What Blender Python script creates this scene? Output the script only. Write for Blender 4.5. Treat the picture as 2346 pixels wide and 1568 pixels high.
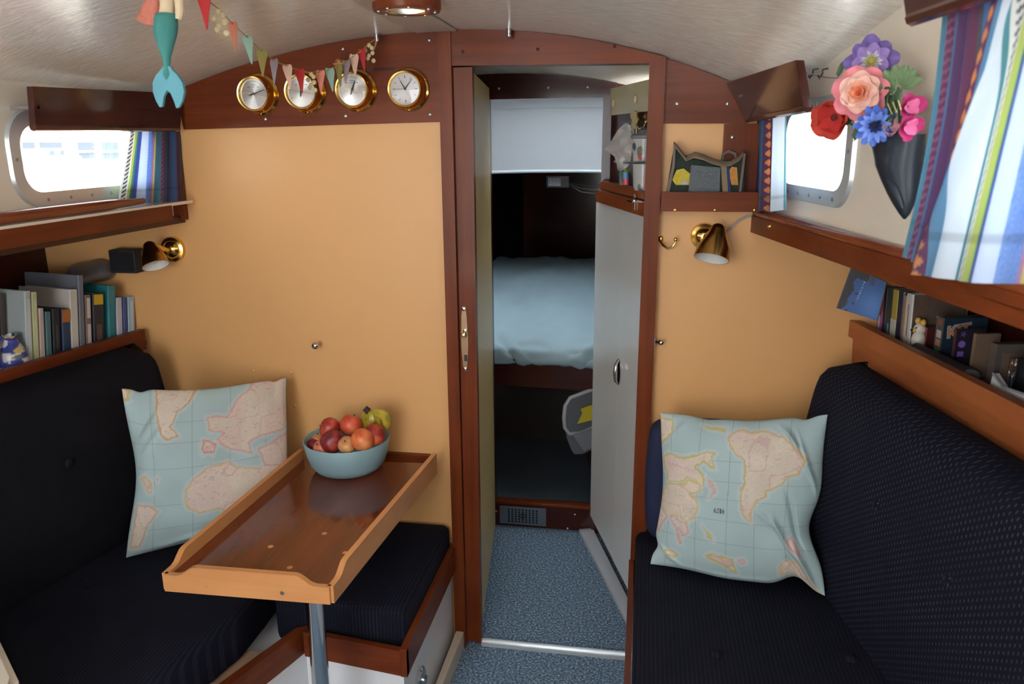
import bpy, bmesh, math, random
import numpy as np
from mathutils import Vector, Matrix
random.seed(7); rng = np.random.default_rng(7)
SC = bpy.context.scene
COL = SC.collection
for o in list(bpy.data.objects): bpy.data.objects.remove(o)
R_ = math.radians
# ------------------------------------------------------------------ camera
W, H, F = 2346, 1568, 1800.0
CAM = np.array([0.0, 0.0, 1.493])
def cam_axes(yaw, pitch, roll):
    cy, sy = math.cos(yaw), math.sin(yaw)
    f0 = np.array([-sy, cy, 0]); r0 = np.array([cy, sy, 0]); u0 = np.array([0, 0, 1.0])
    f = f0*math.cos(pitch)-u0*math.sin(pitch); u = u0*math.cos(pitch)+f0*math.sin(pitch)
    return r0*math.cos(roll)+u*math.sin(roll), -r0*math.sin(roll)+u*math.cos(roll), f
cr, cu, cf = cam_axes(R_(9.614), R_(14.493), R_(-0.4495))
cd = bpy.data.cameras.new('camera'); cam = bpy.data.objects.new('camera', cd); COL.objects.link(cam)
M = Matrix.Identity(4)
for i in range(3):
    M[i][0], M[i][1], M[i][2], M[i][3] = cr[i], cu[i], -cf[i], CAM[i]
cam.matrix_world = M
cd.sensor_width = 36; cd.lens = 36*F/W; cd.clip_start = .02
cd.dof.use_dof = True; cd.dof.focus_distance = 2.15; cd.dof.aperture_fstop = 5.6
SC.camera = cam
# ------------------------------------------------------------------ sky, daylight, exposure
SKY = 9.8
wd = bpy.data.worlds.new('overcast_sky'); SC.world = wd; wd.use_nodes = True
bg = wd.node_tree.nodes['Background']; bg.inputs[0].default_value = (.90, .95, 1.0, 1); bg.inputs[1].default_value = SKY
SC.view_settings.view_transform = 'Standard'; SC.view_settings.look = 'None'
SC.view_settings.gamma = 1; SC.view_settings.use_curve_mapping = False
SC.view_settings.exposure = 0.0
sl = bpy.data.lights.new('sun', 'SUN'); sl.energy = 95; sl.angle = R_(.6); sl.color = (1, .96, .9)
so = bpy.data.objects.new('sun', sl); COL.objects.link(so); so.location = (3, -1, 6)
so.rotation_euler = Vector((-.15, .03, -.988)).to_track_quat('-Z', 'Y').to_euler()
def portal(name, loc, target, sx, sy):
    l = bpy.data.lights.new(name, 'AREA'); l.shape = 'RECTANGLE'; l.size = sx; l.size_y = sy
    o = bpy.data.objects.new(name, l); COL.objects.link(o); o.location = loc
    o.rotation_euler = (Vector(target)-Vector(loc)).to_track_quat('-Z', 'Y').to_euler()
    l.cycles.is_portal = True
    return o
portal('daylight_companionway', (-.75, -1.25, 1.35), (-.75, 2, 1.35), .9, 1.0)
portal('daylight_hatch', (-.75, -.87, 1.78), (-.75, -.87, 0), .9, .62)
portal('daylight_added_port_window', (-1.36, .65, 1.46), (0, .65, 1.46), .17, .78)
portal('daylight_port_window', (-1.36, 1.72, 1.46), (0, 1.72, 1.46), .17, .46)
portal('daylight_starboard_window', (.43, 1.77, 1.47), (-1, 1.55, 1.47), .18, .36)
portal('daylight_curtained_window', (.57, 1.0, 1.5), (-1, .75, 1.5), .26, .66)
portal('daylight_fore_hatch', (-.36, 3.08, 1.80), (-.36, 3.08, 0), .74, .38)
# ------------------------------------------------------------------ maths helpers (photograph points on known planes)
def ray(x, y): return cr*((x-W/2)/F)-cu*((y-H/2)/F)+cf
def PY(x, y, Y): d = ray(x, y); return CAM+d*(Y/d[1])
def PZ(x, y, Z): d = ray(x, y); return CAM+d*((Z-CAM[2])/d[2])
def PX(x, y, X): d = ray(x, y); return CAM+d*(X/d[0])
def PV(x, y, x0, a):                    # vertical plane through (x0, 2.05), running aft along (sin a, -cos a)
    d = ray(x, y); n = np.array([math.cos(a), math.sin(a), 0]); return CAM+d*((n[0]*x0+n[1]*2.05)/(n@d))
def L(a, b, t): return np.asarray(a, float)*(1-t)+np.asarray(b, float)*t
def nrm(v): v = np.asarray(v, float); return v/np.linalg.norm(v)
def s2l(c):
    c = np.asarray(c, float)/255.0
    return np.where(c <= .04045, c/12.92, ((c+.055)/1.055)**2.4)
def lin(*c): return tuple(float(v) for v in s2l(c))
AR, AT = R_(11), R_(9.4)                # starboard hull and coachroof side run out aft; port hull runs out the other way
dR = np.array([math.sin(AR), -math.cos(AR), 0]); nR = np.array([-math.cos(AR), -math.sin(AR), 0])   # nR points inboard
dT = np.array([math.sin(AT), -math.cos(AT), 0]); nT = np.array([-math.cos(AT), -math.sin(AT), 0])
dL = np.array([-math.sin(AR), -math.cos(AR), 0]); nL = np.array([math.cos(AR), -math.sin(AR), 0])
UP = np.array([0, 0, 1.0])
def frame(o, x, y, z):
    m = Matrix.Identity(4)
    for i in range(3): m[i][0], m[i][1], m[i][2], m[i][3] = float(x[i]), float(y[i]), float(z[i]), float(o[i])
    return m
def axis_frame(o, z, up=(0, 0, 1)):
    z = nrm(z); up = np.asarray(up, float)
    if abs(z@up) > .98: up = np.array([0, 1.0, 0])
    x = nrm(np.cross(up, z)); y = np.cross(z, x)
    return frame(o, x, y, z)
# ------------------------------------------------------------------ mesh builder
class MB:
    def __init__(s): s.v = []; s.f = []
    def add(s, vs, fs):
        b = len(s.v); s.v += [tuple(map(float, p)) for p in vs]; s.f += [tuple(i+b for i in f) for f in fs]; return s
    def bm(s, bm, M=None):
        if M is not None: bmesh.ops.transform(bm, matrix=M, verts=bm.verts)
        bm.verts.index_update(); s.add([v.co[:] for v in bm.verts], [[v.index for v in f.verts] for f in bm.faces]); bm.free(); return s
    def box(s, size, M=None, bev=0, seg=1, c=None):
        bm = bmesh.new(); bmesh.ops.create_cube(bm, size=1); bmesh.ops.scale(bm, vec=size, verts=bm.verts)
        if bev: bmesh.ops.bevel(bm, geom=bm.edges[:], offset=bev, segments=seg, profile=.5, affect='EDGES')
        if c is not None: M = Matrix.Translation(tuple(map(float, c)))
        return s.bm(bm, M)
    def bb(s, a, b, bev=0, seg=1):      # box from corner a to corner b
        a = np.minimum(a, b).astype(float) if False else np.array([min(p, q) for p, q in zip(a, b)], float); b2 = np.array([max(p, q) for p, q in zip(a, b)], float)
        return s
    def span(s, a, b, bev=0, seg=1):
        lo = [min(p, q) for p, q in zip(a, b)]; hi = [max(p, q) for p, q in zip(a, b)]
        return s.box([h-l for l, h in zip(lo, hi)], bev=bev, seg=seg, c=[(h+l)/2 for l, h in zip(lo, hi)])
    def lathe(s, prof, M=None, n=24, sx=1, sy=1, capped=True):
        vs = []; fs = []; k = len(prof)
        for i in range(n):
            a = 2*math.pi*i/n
            for r, h in prof: vs.append((r*math.cos(a)*sx, r*math.sin(a)*sy, h))
        for i in range(n):
            j = (i+1) % n
            for q in range(k-1): fs.append((i*k+q, j*k+q, j*k+q+1, i*k+q+1))
        if capped:
            if prof[0][0] > 1e-6: fs.append(tuple(i*k for i in range(n))[::-1])
            if prof[-1][0] > 1e-6: fs.append(tuple(i*k+k-1 for i in range(n)))
        if M is not None: vs = [tuple(M @ Vector(v)) for v in vs]
        return s.add(vs, fs)
    def tube(s, pts, r, n=8):
        pts = [np.asarray(p, float) for p in pts]; k = len(pts)
        rs = [r]*k if np.isscalar(r) else list(r)
        vs = []; fs = []; up = None
        for i, p in enumerate(pts):
            t = nrm(pts[min(i+1, k-1)]-pts[max(i-1, 0)])
            if up is None:
                up = np.array([0, 0, 1.0]) if abs(t[2]) < .9 else np.array([1.0, 0, 0])
            x = np.cross(up, t); x = nrm(x); y = np.cross(t, x); up = y
            for j in range(n):
                a = 2*math.pi*j/n; vs.append(p+rs[i]*(x*math.cos(a)+y*math.sin(a)))
        for i in range(k-1):
            for j in range(n):
                q = (j+1) % n; fs.append((i*n+j, i*n+q, (i+1)*n+q, (i+1)*n+j))
        fs.append(tuple(range(n))[::-1]); fs.append(tuple((k-1)*n+j for j in range(n)))
        return s.add(vs, fs)
    def ball(s, c, r, M=None, nu=14, nv=9):
        r = (r, r, r) if np.isscalar(r) else r
        vs = [(0, 0, -r[2])]; fs = []
        for j in range(1, nv):
            t = math.pi*j/nv-math.pi/2
            for i in range(nu):
                a = 2*math.pi*i/nu; vs.append((r[0]*math.cos(t)*math.cos(a), r[1]*math.cos(t)*math.sin(a), r[2]*math.sin(t)))
        vs.append((0, 0, r[2])); top = len(vs)-1
        for i in range(nu):
            q = (i+1) % nu; fs.append((0, 1+q, 1+i)); fs.append((top, top-nu+i, top-nu+q))
            for j in range(nv-2): fs.append((1+j*nu+i, 1+j*nu+q, 1+(j+1)*nu+q, 1+(j+1)*nu+i))
        if M is not None: vs = [tuple(M @ Vector(v)) for v in vs]
        vs = [tuple(np.asarray(v)+np.asarray(c, float)) for v in vs]
        return s.add(vs, fs)
    def prism(s, poly, ext):
        poly = [np.asarray(p, float) for p in poly]; ext = np.asarray(ext, float); n = len(poly)
        vs = poly+[p+ext for p in poly]
        fs = [tuple(range(n))[::-1], tuple(range(n, 2*n))]+[(i, (i+1) % n, n+(i+1) % n, n+i) for i in range(n)]
        return s.add(vs, fs)
    def sheet(s, P):                    # P[i][j] grid of points
        n, m = len(P), len(P[0])
        return s.add([p for row in P for p in row], [(i*m+j, (i+1)*m+j, (i+1)*m+j+1, i*m+j+1) for i in range(n-1) for j in range(m-1)])
    def tsheet(s, P, th):               # a sheet with thickness th along its own normals
        P = np.asarray(P, float); n, m = P.shape[:2]
        du = np.gradient(P, axis=0); dv = np.gradient(P, axis=1); N = np.cross(du, dv); N /= (np.linalg.norm(N, axis=2, keepdims=True)+1e-12)
        A = (P+N*th/2).reshape(-1, 3); B = (P-N*th/2).reshape(-1, 3); k = n*m
        fs = [(i*m+j, (i+1)*m+j, (i+1)*m+j+1, i*m+j+1) for i in range(n-1) for j in range(m-1)]
        fs2 = [tuple(q+k for q in f[::-1]) for f in fs]
        e = []
        for j in range(m-1): e += [(j, j+1, j+1+k, j+k), ((n-1)*m+j+1, (n-1)*m+j, (n-1)*m+j+k, (n-1)*m+j+1+k)]
        for i in range(n-1): e += [((i+1)*m, i*m, i*m+k, (i+1)*m+k), (i*m+m-1, (i+1)*m+m-1, (i+1)*m+m-1+k, i*m+m-1+k)]
        return s.add(np.vstack([A, B]), fs+fs2+e)
    def plate_hole(s, outer, inner, ext):   # outer convex polygon and inner loop (3-D, coplanar), extruded by ext
        outer = np.array(outer, float); inner = np.array(inner, float); c = inner.mean(0)
        ux = nrm(outer[1]-outer[0]); n = nrm(ext); uy = np.cross(n, ux)
        def t2(p): return np.array([(p-c)@ux, (p-c)@uy])
        def hit(loop, a):
            d = np.array([math.cos(a), math.sin(a)]); best = None
            for i in range(len(loop)):
                p, q = loop[i], loop[(i+1) % len(loop)]; e = q-p; den = d[0]*e[1]-d[1]*e[0]
                if abs(den) < 1e-12: continue
                t = (p[0]*e[1]-p[1]*e[0])/den; u = (p[0]*d[1]-p[1]*d[0])/den
                if t > 0 and -1e-6 <= u <= 1+1e-6 and (best is None or t < best): best = t
            return d*best
        O = [t2(p) for p in outer]; I = [t2(p) for p in inner]
        an = sorted(set([round(math.atan2(p[1], p[0]), 5) for p in O+I])); k = len(an); vs = []
        for a in an:
            for lp in (O, I):
                q = hit(lp, a); p = c+ux*q[0]+uy*q[1]; vs += [p, p+np.asarray(ext, float)]
        fs = []
        for i in range(k):
            j = (i+1) % k; a, b = 4*i, 4*j
            fs += [(a, b, b+2, a+2), (a+1, a+3, b+3, b+1), (a, a+1, b+1, b), (a+2, b+2, b+3, a+3)]
        return s.add(vs, fs)
def rrect(c, ux, uy, w, h, r, n=6):     # rounded rectangle loop, w and h full sizes
    pts = []
    for sx, sy, a0 in ((1, 1, 0), (-1, 1, 90), (-1, -1, 180), (1, -1, 270)):
        for i in range(n+1):
            a = R_(a0+90*i/n); pts.append(np.asarray(c)+np.asarray(ux)*(sx*(w/2-r)+r*math.cos(a))+np.asarray(uy)*(sy*(h/2-r)+r*math.sin(a)))
    return pts
def xform(mb, M): mb.v = [tuple(M @ Vector(v)) for v in mb.v]; return mb
# ------------------------------------------------------------------ object helpers
WO = {}
def tag(o, label=None, cat=None, group=None, kind=None):
    if label: o['label'] = label
    if cat: o['category'] = cat
    if group: o['group'] = group
    if kind: o['kind'] = kind
    return o
def thing(name, loc, label, cat, group=None):
    o = bpy.data.objects.new(name, None); COL.objects.link(o); o.empty_display_size = .02
    o.location = tuple(map(float, loc)); WO[o.name] = np.asarray(loc, float)
    return tag(o, label, cat, group)
def obj(name, mb, m, parent=None, sm=35, label=None, cat=None, group=None, kind=None, cols=None):
    v = np.array(mb.v, float)
    if parent is None:
        og = (v.min(0)+v.max(0))/2; og[2] = v[:, 2].min(); loc = og
    else:
        og = (v.min(0)+v.max(0))/2; loc = og-WO[parent.name]
    me = bpy.data.meshes.new(name); me.from_pydata([tuple(p) for p in v-og], [], mb.f); me.update()
    me.materials.append(m)
    if cols is not None:
        at = me.color_attributes.new('Col', 'FLOAT_COLOR', 'POINT')
        c4 = np.ones((len(v), 4), np.float32); c4[:, :3] = cols; at.data.foreach_set('color', c4.ravel())
    bm = bmesh.new(); bm.from_mesh(me); bmesh.ops.recalc_face_normals(bm, faces=bm.faces); bm.to_mesh(me); bm.free()
    if sm:
        me.polygons.foreach_set('use_smooth', [True]*len(me.polygons))
        me.set_sharp_from_angle(angle=R_(sm))
    o = bpy.data.objects.new(name, me); COL.objects.link(o)
    if parent is not None: o.parent = parent
    o.location = tuple(loc); WO[o.name] = og
    return tag(o, label, cat, group, kind)
def struct(name, mb, m, **k): return obj(name, mb, m, kind='structure', **k)
# ------------------------------------------------------------------ materials
MATS = {}
def mat(name, col, rough=.5, metal=0, coat=0, bump=0, bscale=200, var=0, vscale=8, spec=.5, emit=None, trans=0, sheen=0):
    if name in MATS: return MATS[name]
    m = bpy.data.materials.new(name); m.use_nodes = True; nt = m.node_tree; b = nt.nodes['Principled BSDF']
    b.inputs['Base Color'].default_value = (*col, 1); b.inputs['Roughness'].default_value = rough; b.inputs['Metallic'].default_value = metal
    b.inputs['Coat Weight'].default_value = coat; b.inputs['Coat Roughness'].default_value = .06; b.inputs['Specular IOR Level'].default_value = spec
    b.inputs['Sheen Weight'].default_value = sheen
    tc = nt.nodes.new('ShaderNodeTexCoord')
    if var:
        n = nt.nodes.new('ShaderNodeTexNoise'); n.inputs['Scale'].default_value = vscale; n.inputs['Detail'].default_value = 4
        nt.links.new(tc.outputs['Object'], n.inputs['Vector'])
        mx = nt.nodes.new('ShaderNodeMix'); mx.data_type = 'RGBA'
        mx.inputs[6].default_value = (*[c*(1-var) for c in col], 1); mx.inputs[7].default_value = (*[min(1, c*(1+var)) for c in col], 1)
        nt.links.new(n.outputs['Fac'], mx.inputs[0]); nt.links.new(mx.outputs[2], b.inputs['Base Color'])
    if bump:
        n = nt.nodes.new('ShaderNodeTexNoise'); n.inputs['Scale'].default_value = bscale; n.inputs['Detail'].default_value = 3
        nt.links.new(tc.outputs['Object'], n.inputs['Vector'])
        bp = nt.nodes.new('ShaderNodeBump'); bp.inputs['Strength'].default_value = bump; bp.inputs['Distance'].default_value = .002
        nt.links.new(n.outputs['Fac'], bp.inputs['Height']); nt.links.new(bp.outputs[0], b.inputs['Normal'])
    MATS[name] = m; return m
def wood(name, c1, c2, axis, rough=.28, coat=.35, scale=1.0):
    if name in MATS: return MATS[name]
    m = bpy.data.materials.new(name); m.use_nodes = True; nt = m.node_tree; b = nt.nodes['Principled BSDF']
    b.inputs['Roughness'].default_value = rough; b.inputs['Coat Weight'].default_value = coat; b.inputs['Coat Roughness'].default_value = .12; b.inputs['Specular IOR Level'].default_value = .16
    tc = nt.nodes.new('ShaderNodeTexCoord'); mp = nt.nodes.new('ShaderNodeMapping')
    sc = [45*scale]*3; sc['xyz'.index(axis)] = 2.2*scale; mp.inputs['Scale'].default_value = sc
    nt.links.new(tc.outputs['Object'], mp.inputs[0])
    n = nt.nodes.new('ShaderNodeTexNoise'); n.inputs['Scale'].default_value = 1; n.inputs['Detail'].default_value = 6; n.inputs['Distortion'].default_value = .6
    nt.links.new(mp.outputs[0], n.inputs['Vector'])
    n2 = nt.nodes.new('ShaderNodeTexNoise'); n2.inputs['Scale'].default_value = 3.5; nt.links.new(tc.outputs['Object'], n2.inputs['Vector'])
    ad = nt.nodes.new('ShaderNodeMath'); ad.operation = 'MULTIPLY_ADD'; ad.inputs[1].default_value = .6; nt.links.new(n2.outputs['Fac'], ad.inputs[0])
    sb = nt.nodes.new('ShaderNodeMath'); sb.operation = 'MULTIPLY'; sb.inputs[1].default_value = .55; nt.links.new(n.outputs['Fac'], sb.inputs[0]); nt.links.new(sb.outputs[0], ad.inputs[2])
    cr_ = nt.nodes.new('ShaderNodeValToRGB'); cr_.color_ramp.elements[0].position = .32; cr_.color_ramp.elements[1].position = .78
    cr_.color_ramp.elements[0].color = (*c1, 1); cr_.color_ramp.elements[1].color = (*c2, 1)
    nt.links.new(ad.outputs[0], cr_.inputs[0]); nt.links.new(cr_.outputs[0], b.inputs['Base Color'])
    bp = nt.nodes.new('ShaderNodeBump'); bp.inputs['Strength'].default_value = .06; bp.inputs['Distance'].default_value = .002
    nt.links.new(n.outputs['Fac'], bp.inputs['Height']); nt.links.new(bp.outputs[0], b.inputs['Normal'])
    MATS[name] = m; return m
def vcol(name, rough=.8, translucent=0.0, bump=0, bscale=400, coat=0, sheen=0):
    if name in MATS: return MATS[name]
    m = bpy.data.materials.new(name); m.use_nodes = True; nt = m.node_tree; b = nt.nodes['Principled BSDF']
    a = nt.nodes.new('ShaderNodeVertexColor'); a.layer_name = 'Col'; nt.links.new(a.outputs[0], b.inputs['Base Color'])
    b.inputs['Roughness'].default_value = rough; b.inputs['Coat Weight'].default_value = coat; b.inputs['Sheen Weight'].default_value = sheen
    b.inputs['Specular IOR Level'].default_value = .3
    if bump:
        tc = nt.nodes.new('ShaderNodeTexCoord'); n = nt.nodes.new('ShaderNodeTexNoise'); n.inputs['Scale'].default_value = bscale
        nt.links.new(tc.outputs['Object'], n.inputs['Vector'])
        bp = nt.nodes.new('ShaderNodeBump'); bp.inputs['Strength'].default_value = bump; bp.inputs['Distance'].default_value = .002
        nt.links.new(n.outputs['Fac'], bp.inputs['Height']); nt.links.new(bp.outputs[0], b.inputs['Normal'])
    if translucent:
        t = nt.nodes.new('ShaderNodeBsdfTranslucent'); nt.links.new(a.outputs[0], t.inputs[0])
        mx = nt.nodes.new('ShaderNodeMixShader'); mx.inputs[0].default_value = translucent
        nt.links.new(b.outputs[0], mx.inputs[1]); nt.links.new(t.outputs[0], mx.inputs[2]); nt.links.new(mx.outputs[0], nt.nodes['Material Output'].inputs[0])
    MATS[name] = m; return m
def glass_mat(name, tint=(.97, .985, .98), gl=.07):
    m = bpy.data.materials.new(name); m.use_nodes = True; nt = m.node_tree; nt.nodes.remove(nt.nodes['Principled BSDF'])
    t = nt.nodes.new('ShaderNodeBsdfTransparent'); t.inputs[0].default_value = (*tint, 1)
    g = nt.nodes.new('ShaderNodeBsdfGlossy'); g.inputs['Roughness'].default_value = .02
    mx = nt.nodes.new('ShaderNodeMixShader'); mx.inputs[0].default_value = gl
    nt.links.new(t.outputs[0], mx.inputs[1]); nt.links.new(g.outputs[0], mx.inputs[2]); nt.links.new(mx.outputs[0], nt.nodes['Material Output'].inputs[0])
    return m
MAH = {a: wood('mahogany_'+a, lin(76, 29, 11), lin(120, 57, 27), a, rough=.34, coat=.05) for a in 'xyz'}
MAHD = {a: wood('dark_mahogany_'+a, lin(46, 20, 14), lin(74, 34, 24), a) for a in 'xyz'}
TEAK = {a: wood('orange_teak_'+a, lin(150, 84, 46), lin(176, 104, 60), a, rough=.4, coat=.1) for a in 'xyz'}
PALE = {a: wood('pale_oak_'+a, lin(196, 132, 82), lin(216, 156, 102), a, rough=.35, coat=.25) for a in 'xyz'}
CREAM = mat('apricot_paint', lin(224, 170, 110), .42, var=.03, vscale=3, bump=.03, bscale=60)
GEL = mat('cream_gelcoat', lin(236, 226, 210), .12, coat=.3, var=.02)
WHITE = mat('white_laminate', lin(238, 238, 240), .16)
BRASS = mat('polished_brass', lin(236, 198, 112), .2, metal=1)
OLDBRASS = mat('aged_brass', lin(176, 134, 72), .25, metal=1)
CHROME = mat('chrome', lin(210, 212, 216), .08, metal=1)
STEEL = mat('brushed_steel', lin(176, 178, 182), .32, metal=1)
ALU = mat('window_aluminium', lin(206, 212, 216), .34, metal=.55)
BLACK = mat('black_plastic', lin(24, 25, 29), .4)
GLASS = glass_mat('window_glass')
def navy_mat(name, kind):
    m = bpy.data.materials.new(name); m.use_nodes = True; nt = m.node_tree; b = nt.nodes['Principled BSDF']; b.inputs['Roughness'].default_value = .85
    b.inputs['Specular IOR Level'].default_value = .12
    tc = nt.nodes.new('ShaderNodeTexCoord'); sp = nt.nodes.new('ShaderNodeSeparateXYZ'); nt.links.new(tc.outputs['Object'], sp.inputs[0])
    def mth(op, a, b_=None, c=None):
        n = nt.nodes.new('ShaderNodeMath'); n.operation = op
        for i, v in enumerate((a, b_, c)):
            if v is None: continue
            if isinstance(v, (int, float)): n.inputs[i].default_value = v
            else: nt.links.new(v, n.inputs[i])
        return n.outputs[0]
    base, fleck = (lin(22, 24, 38), lin(96, 96, 100)) if kind == 'back' else (lin(21, 22, 33), lin(62, 66, 82)) if kind == 'seat' else (lin(21, 21, 27), lin(44, 44, 54))
    if kind == 'back':                  # pale dashes in staggered columns (columns along y, dashes along z)
        col = mth('MULTIPLY', sp.outputs[1], 105.0); ci = mth('FLOOR', col); fx = mth('FRACT', col)
        row = mth('ADD', mth('MULTIPLY', sp.outputs[2], 74.0), mth('MULTIPLY', ci, .5)); fz = mth('FRACT', row)
        k = mth('MULTIPLY', mth('LESS_THAN', fx, .2), mth('LESS_THAN', fz, .42)); amt = .5
    else:                               # ribs running fore and aft
        fx = mth('FRACT', mth('MULTIPLY', sp.outputs[0], 110.0)); fy = mth('FRACT', mth('MULTIPLY', sp.outputs[1], 130.0))
        k = mth('MULTIPLY', mth('LESS_THAN', fx, .4), mth('ADD', mth('MULTIPLY', mth('LESS_THAN', fy, .5), .5), .4)); amt = .22 if kind == 'seat' else .05
    n = nt.nodes.new('ShaderNodeTexNoise'); n.inputs['Scale'].default_value = 9; nt.links.new(tc.outputs['Object'], n.inputs['Vector'])
    k = mth('MULTIPLY', k, mth('MULTIPLY', n.outputs['Fac'], amt*2))
    mx = nt.nodes.new('ShaderNodeMix'); mx.data_type = 'RGBA'; mx.inputs[6].default_value = (*base, 1); mx.inputs[7].default_value = (*fleck, 1)
    nt.links.new(k, mx.inputs[0]); nt.links.new(mx.outputs[2], b.inputs['Base Color'])
    n3 = nt.nodes.new('ShaderNodeTexNoise'); n3.inputs['Scale'].default_value = 500; nt.links.new(tc.outputs['Object'], n3.inputs['Vector'])
    bp = nt.nodes.new('ShaderNodeBump'); bp.inputs['Strength'].default_value = .25; bp.inputs['Distance'].default_value = .001
    nt.links.new(n3.outputs['Fac'], bp.inputs['Height']); nt.links.new(bp.outputs[0], b.inputs['Normal'])
    return m
NAVYB, NAVYS, NAVYD = navy_mat('navy_dashed_fabric', 'back'), navy_mat('navy_ribbed_fabric', 'seat'), navy_mat('dark_navy_fabric', 'plain')
def carpet_mat():
    m = bpy.data.materials.new('blue_carpet'); m.use_nodes = True; nt = m.node_tree; b = nt.nodes['Principled BSDF']; b.inputs['Roughness'].default_value = .95
    b.inputs['Specular IOR Level'].default_value = .1
    tc = nt.nodes.new('ShaderNodeTexCoord')
    n = nt.nodes.new('ShaderNodeTexNoise'); n.inputs['Scale'].default_value = 150; n.inputs['Detail'].default_value = 3; nt.links.new(tc.outputs['Object'], n.inputs['Vector'])
    cr_ = nt.nodes.new('ShaderNodeValToRGB'); e = cr_.color_ramp.elements; e[0].position = .36; e[0].color = (*lin(74, 94, 116), 1); e[1].position = .7; e[1].color = (*lin(182, 196, 206), 1)
    x = cr_.color_ramp.elements.new(.52); x.color = (*lin(108, 132, 154), 1)
    nt.links.new(n.outputs['Fac'], cr_.inputs[0]); nt.links.new(cr_.outputs[0], b.inputs['Base Color'])
    bp = nt.nodes.new('ShaderNodeBump'); bp.inputs['Strength'].default_value = .6; bp.inputs['Distance'].default_value = .004
    nt.links.new(n.outputs['Fac'], bp.inputs['Height']); nt.links.new(bp.outputs[0], b.inputs['Normal'])
    return m
CARPET = carpet_mat()
def ceiling_mat():
    m = bpy.data.materials.new('brushed_headliner_vinyl'); m.use_nodes = True; nt = m.node_tree; b = nt.nodes['Principled BSDF']
    b.inputs['Roughness'].default_value = .24; b.inputs['Specular IOR Level'].default_value = .65
    tc = nt.nodes.new('ShaderNodeTexCoord'); mp = nt.nodes.new('ShaderNodeMapping'); mp.inputs['Scale'].default_value = (28, 130, 60); mp.inputs['Rotation'].default_value = (0, 0, R_(8))
    nt.links.new(tc.outputs['Object'], mp.inputs[0])
    n = nt.nodes.new('ShaderNodeTexNoise'); n.inputs['Scale'].default_value = 1; n.inputs['Detail'].default_value = 4; n.inputs['Distortion'].default_value = .8
    nt.links.new(mp.outputs[0], n.inputs['Vector'])
    cr_ = nt.nodes.new('ShaderNodeValToRGB'); cr_.color_ramp.elements[0].position = .3; cr_.color_ramp.elements[1].position = .75
    cr_.color_ramp.elements[0].color = (*lin(222, 214, 200), 1); cr_.color_ramp.elements[1].color = (*lin(246, 240, 229), 1)
    nt.links.new(n.outputs['Fac'], cr_.inputs[0]); nt.links.new(cr_.outputs[0], b.inputs['Base Color'])
    bp = nt.nodes.new('ShaderNodeBump'); bp.inputs['Strength'].default_value = .35; bp.inputs['Distance'].default_value = .0025
    nt.links.new(n.outputs['Fac'], bp.inputs['Height']); nt.links.new(bp.outputs[0], b.inputs['Normal'])
    return m
VINYL = ceiling_mat()
#STRUCT
#OBJECTS
# ================================================================== SETTING
def frosted(name, tint):                # milky plastic that spreads the daylight falling on it
    m = bpy.data.materials.new(name); m.use_nodes = True; nt = m.node_tree; b = nt.nodes['Principled BSDF']; b.inputs['Base Color'].default_value = (*tint, 1); b.inputs['Roughness'].default_value = .2
    t = nt.nodes.new('ShaderNodeBsdfTranslucent'); t.inputs[0].default_value = (*tint, 1); mx = nt.nodes.new('ShaderNodeMixShader'); mx.inputs[0].default_value = .9
    nt.links.new(b.outputs[0], mx.inputs[1]); nt.links.new(t.outputs[0], mx.inputs[2]); nt.links.new(mx.outputs[0], nt.nodes['Material Output'].inputs[0]); return m
_xs = np.array([-1.30, -1.236, -1.009, -.825, -.534, -.35, -.203, -.004, .183, .30]); _zs = np.array([1.612, 1.632, 1.702, 1.730, 1.757, 1.752, 1.734, 1.694, 1.622, 1.572])
_pf = np.polyfit(_xs, _zs, 4)
X0T = .30
def xr_t(y): return X0T+math.tan(AT)*(2.05-y)
def zc(x, y):                           # underside of the coachroof
    u = (x+1.3)/(xr_t(y)+1.3); q = max(0.0, (u-.55)/.45)
    return float(np.polyval(_pf, -1.3+1.6*u))+(2.05-y)*.20*min(q, 1.2)**1.5+(2.05-y)*.01
def TR(s, z, off=0): p = np.array([X0T, 2.05, z])+dT*s+nT*off; p[2] = z; return p
def HR(s, z, x0=.26, off=0): p = np.array([x0, 2.05, z])+dR*s+nR*off; p[2] = z; return p
def HL(s, z, x0=-1.42, off=0): p = np.array([x0, 2.05, z])+dL*s+nL*off; p[2] = z; return p
mb = MB(); mb.span((-2.4, -1.25, -.04), (1.5, 2.88, 0)); struct('floor', mb, CARPET)
LIGHT = PZ(932, 14, zc(-.445, 1.56)-.012)          # deck light position, a round hole is left above it
mb = MB(); nx, ny = 96, 150
for dz in (0, .03):
    P = [[(xa, y, zc(xa, y)+dz) for y in np.linspace(2.055, -.55, ny) for xa in (-1.33+(xr_t(y)+.03+1.33)*i/nx,)] for i in range(nx+1)]
    g = MB().sheet(P); cv = np.array(g.v); g.f = [f for f in g.f if np.hypot(*(cv[list(f)].mean(0)[:2]-LIGHT[:2])) > .046]; mb.add(g.v, g.f)
struct('ceiling', mb, VINYL, sm=60)
mb = MB(); mb.tsheet([[(x, y, float(np.polyval(_pf, x))-.05*(y-2.05)) for y in (2.05, 2.3, 2.6, 2.90)] for x in np.linspace(-1.0, .28, 16)], .01); struct('ceiling', mb, VINYL, sm=60)
mb = MB(); mb.plate_hole([(-1.1, 2.87, 1.72), (.25, 2.87, 1.72), (.25, 3.52, 1.70), (-1.1, 3.52, 1.70)], rrect((-.36, 3.08, 1.712), (1, 0, 0), (0, 1, 0), .70, .34, .05), (0, 0, .04)); struct('ceiling', mb, WHITE)
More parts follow.
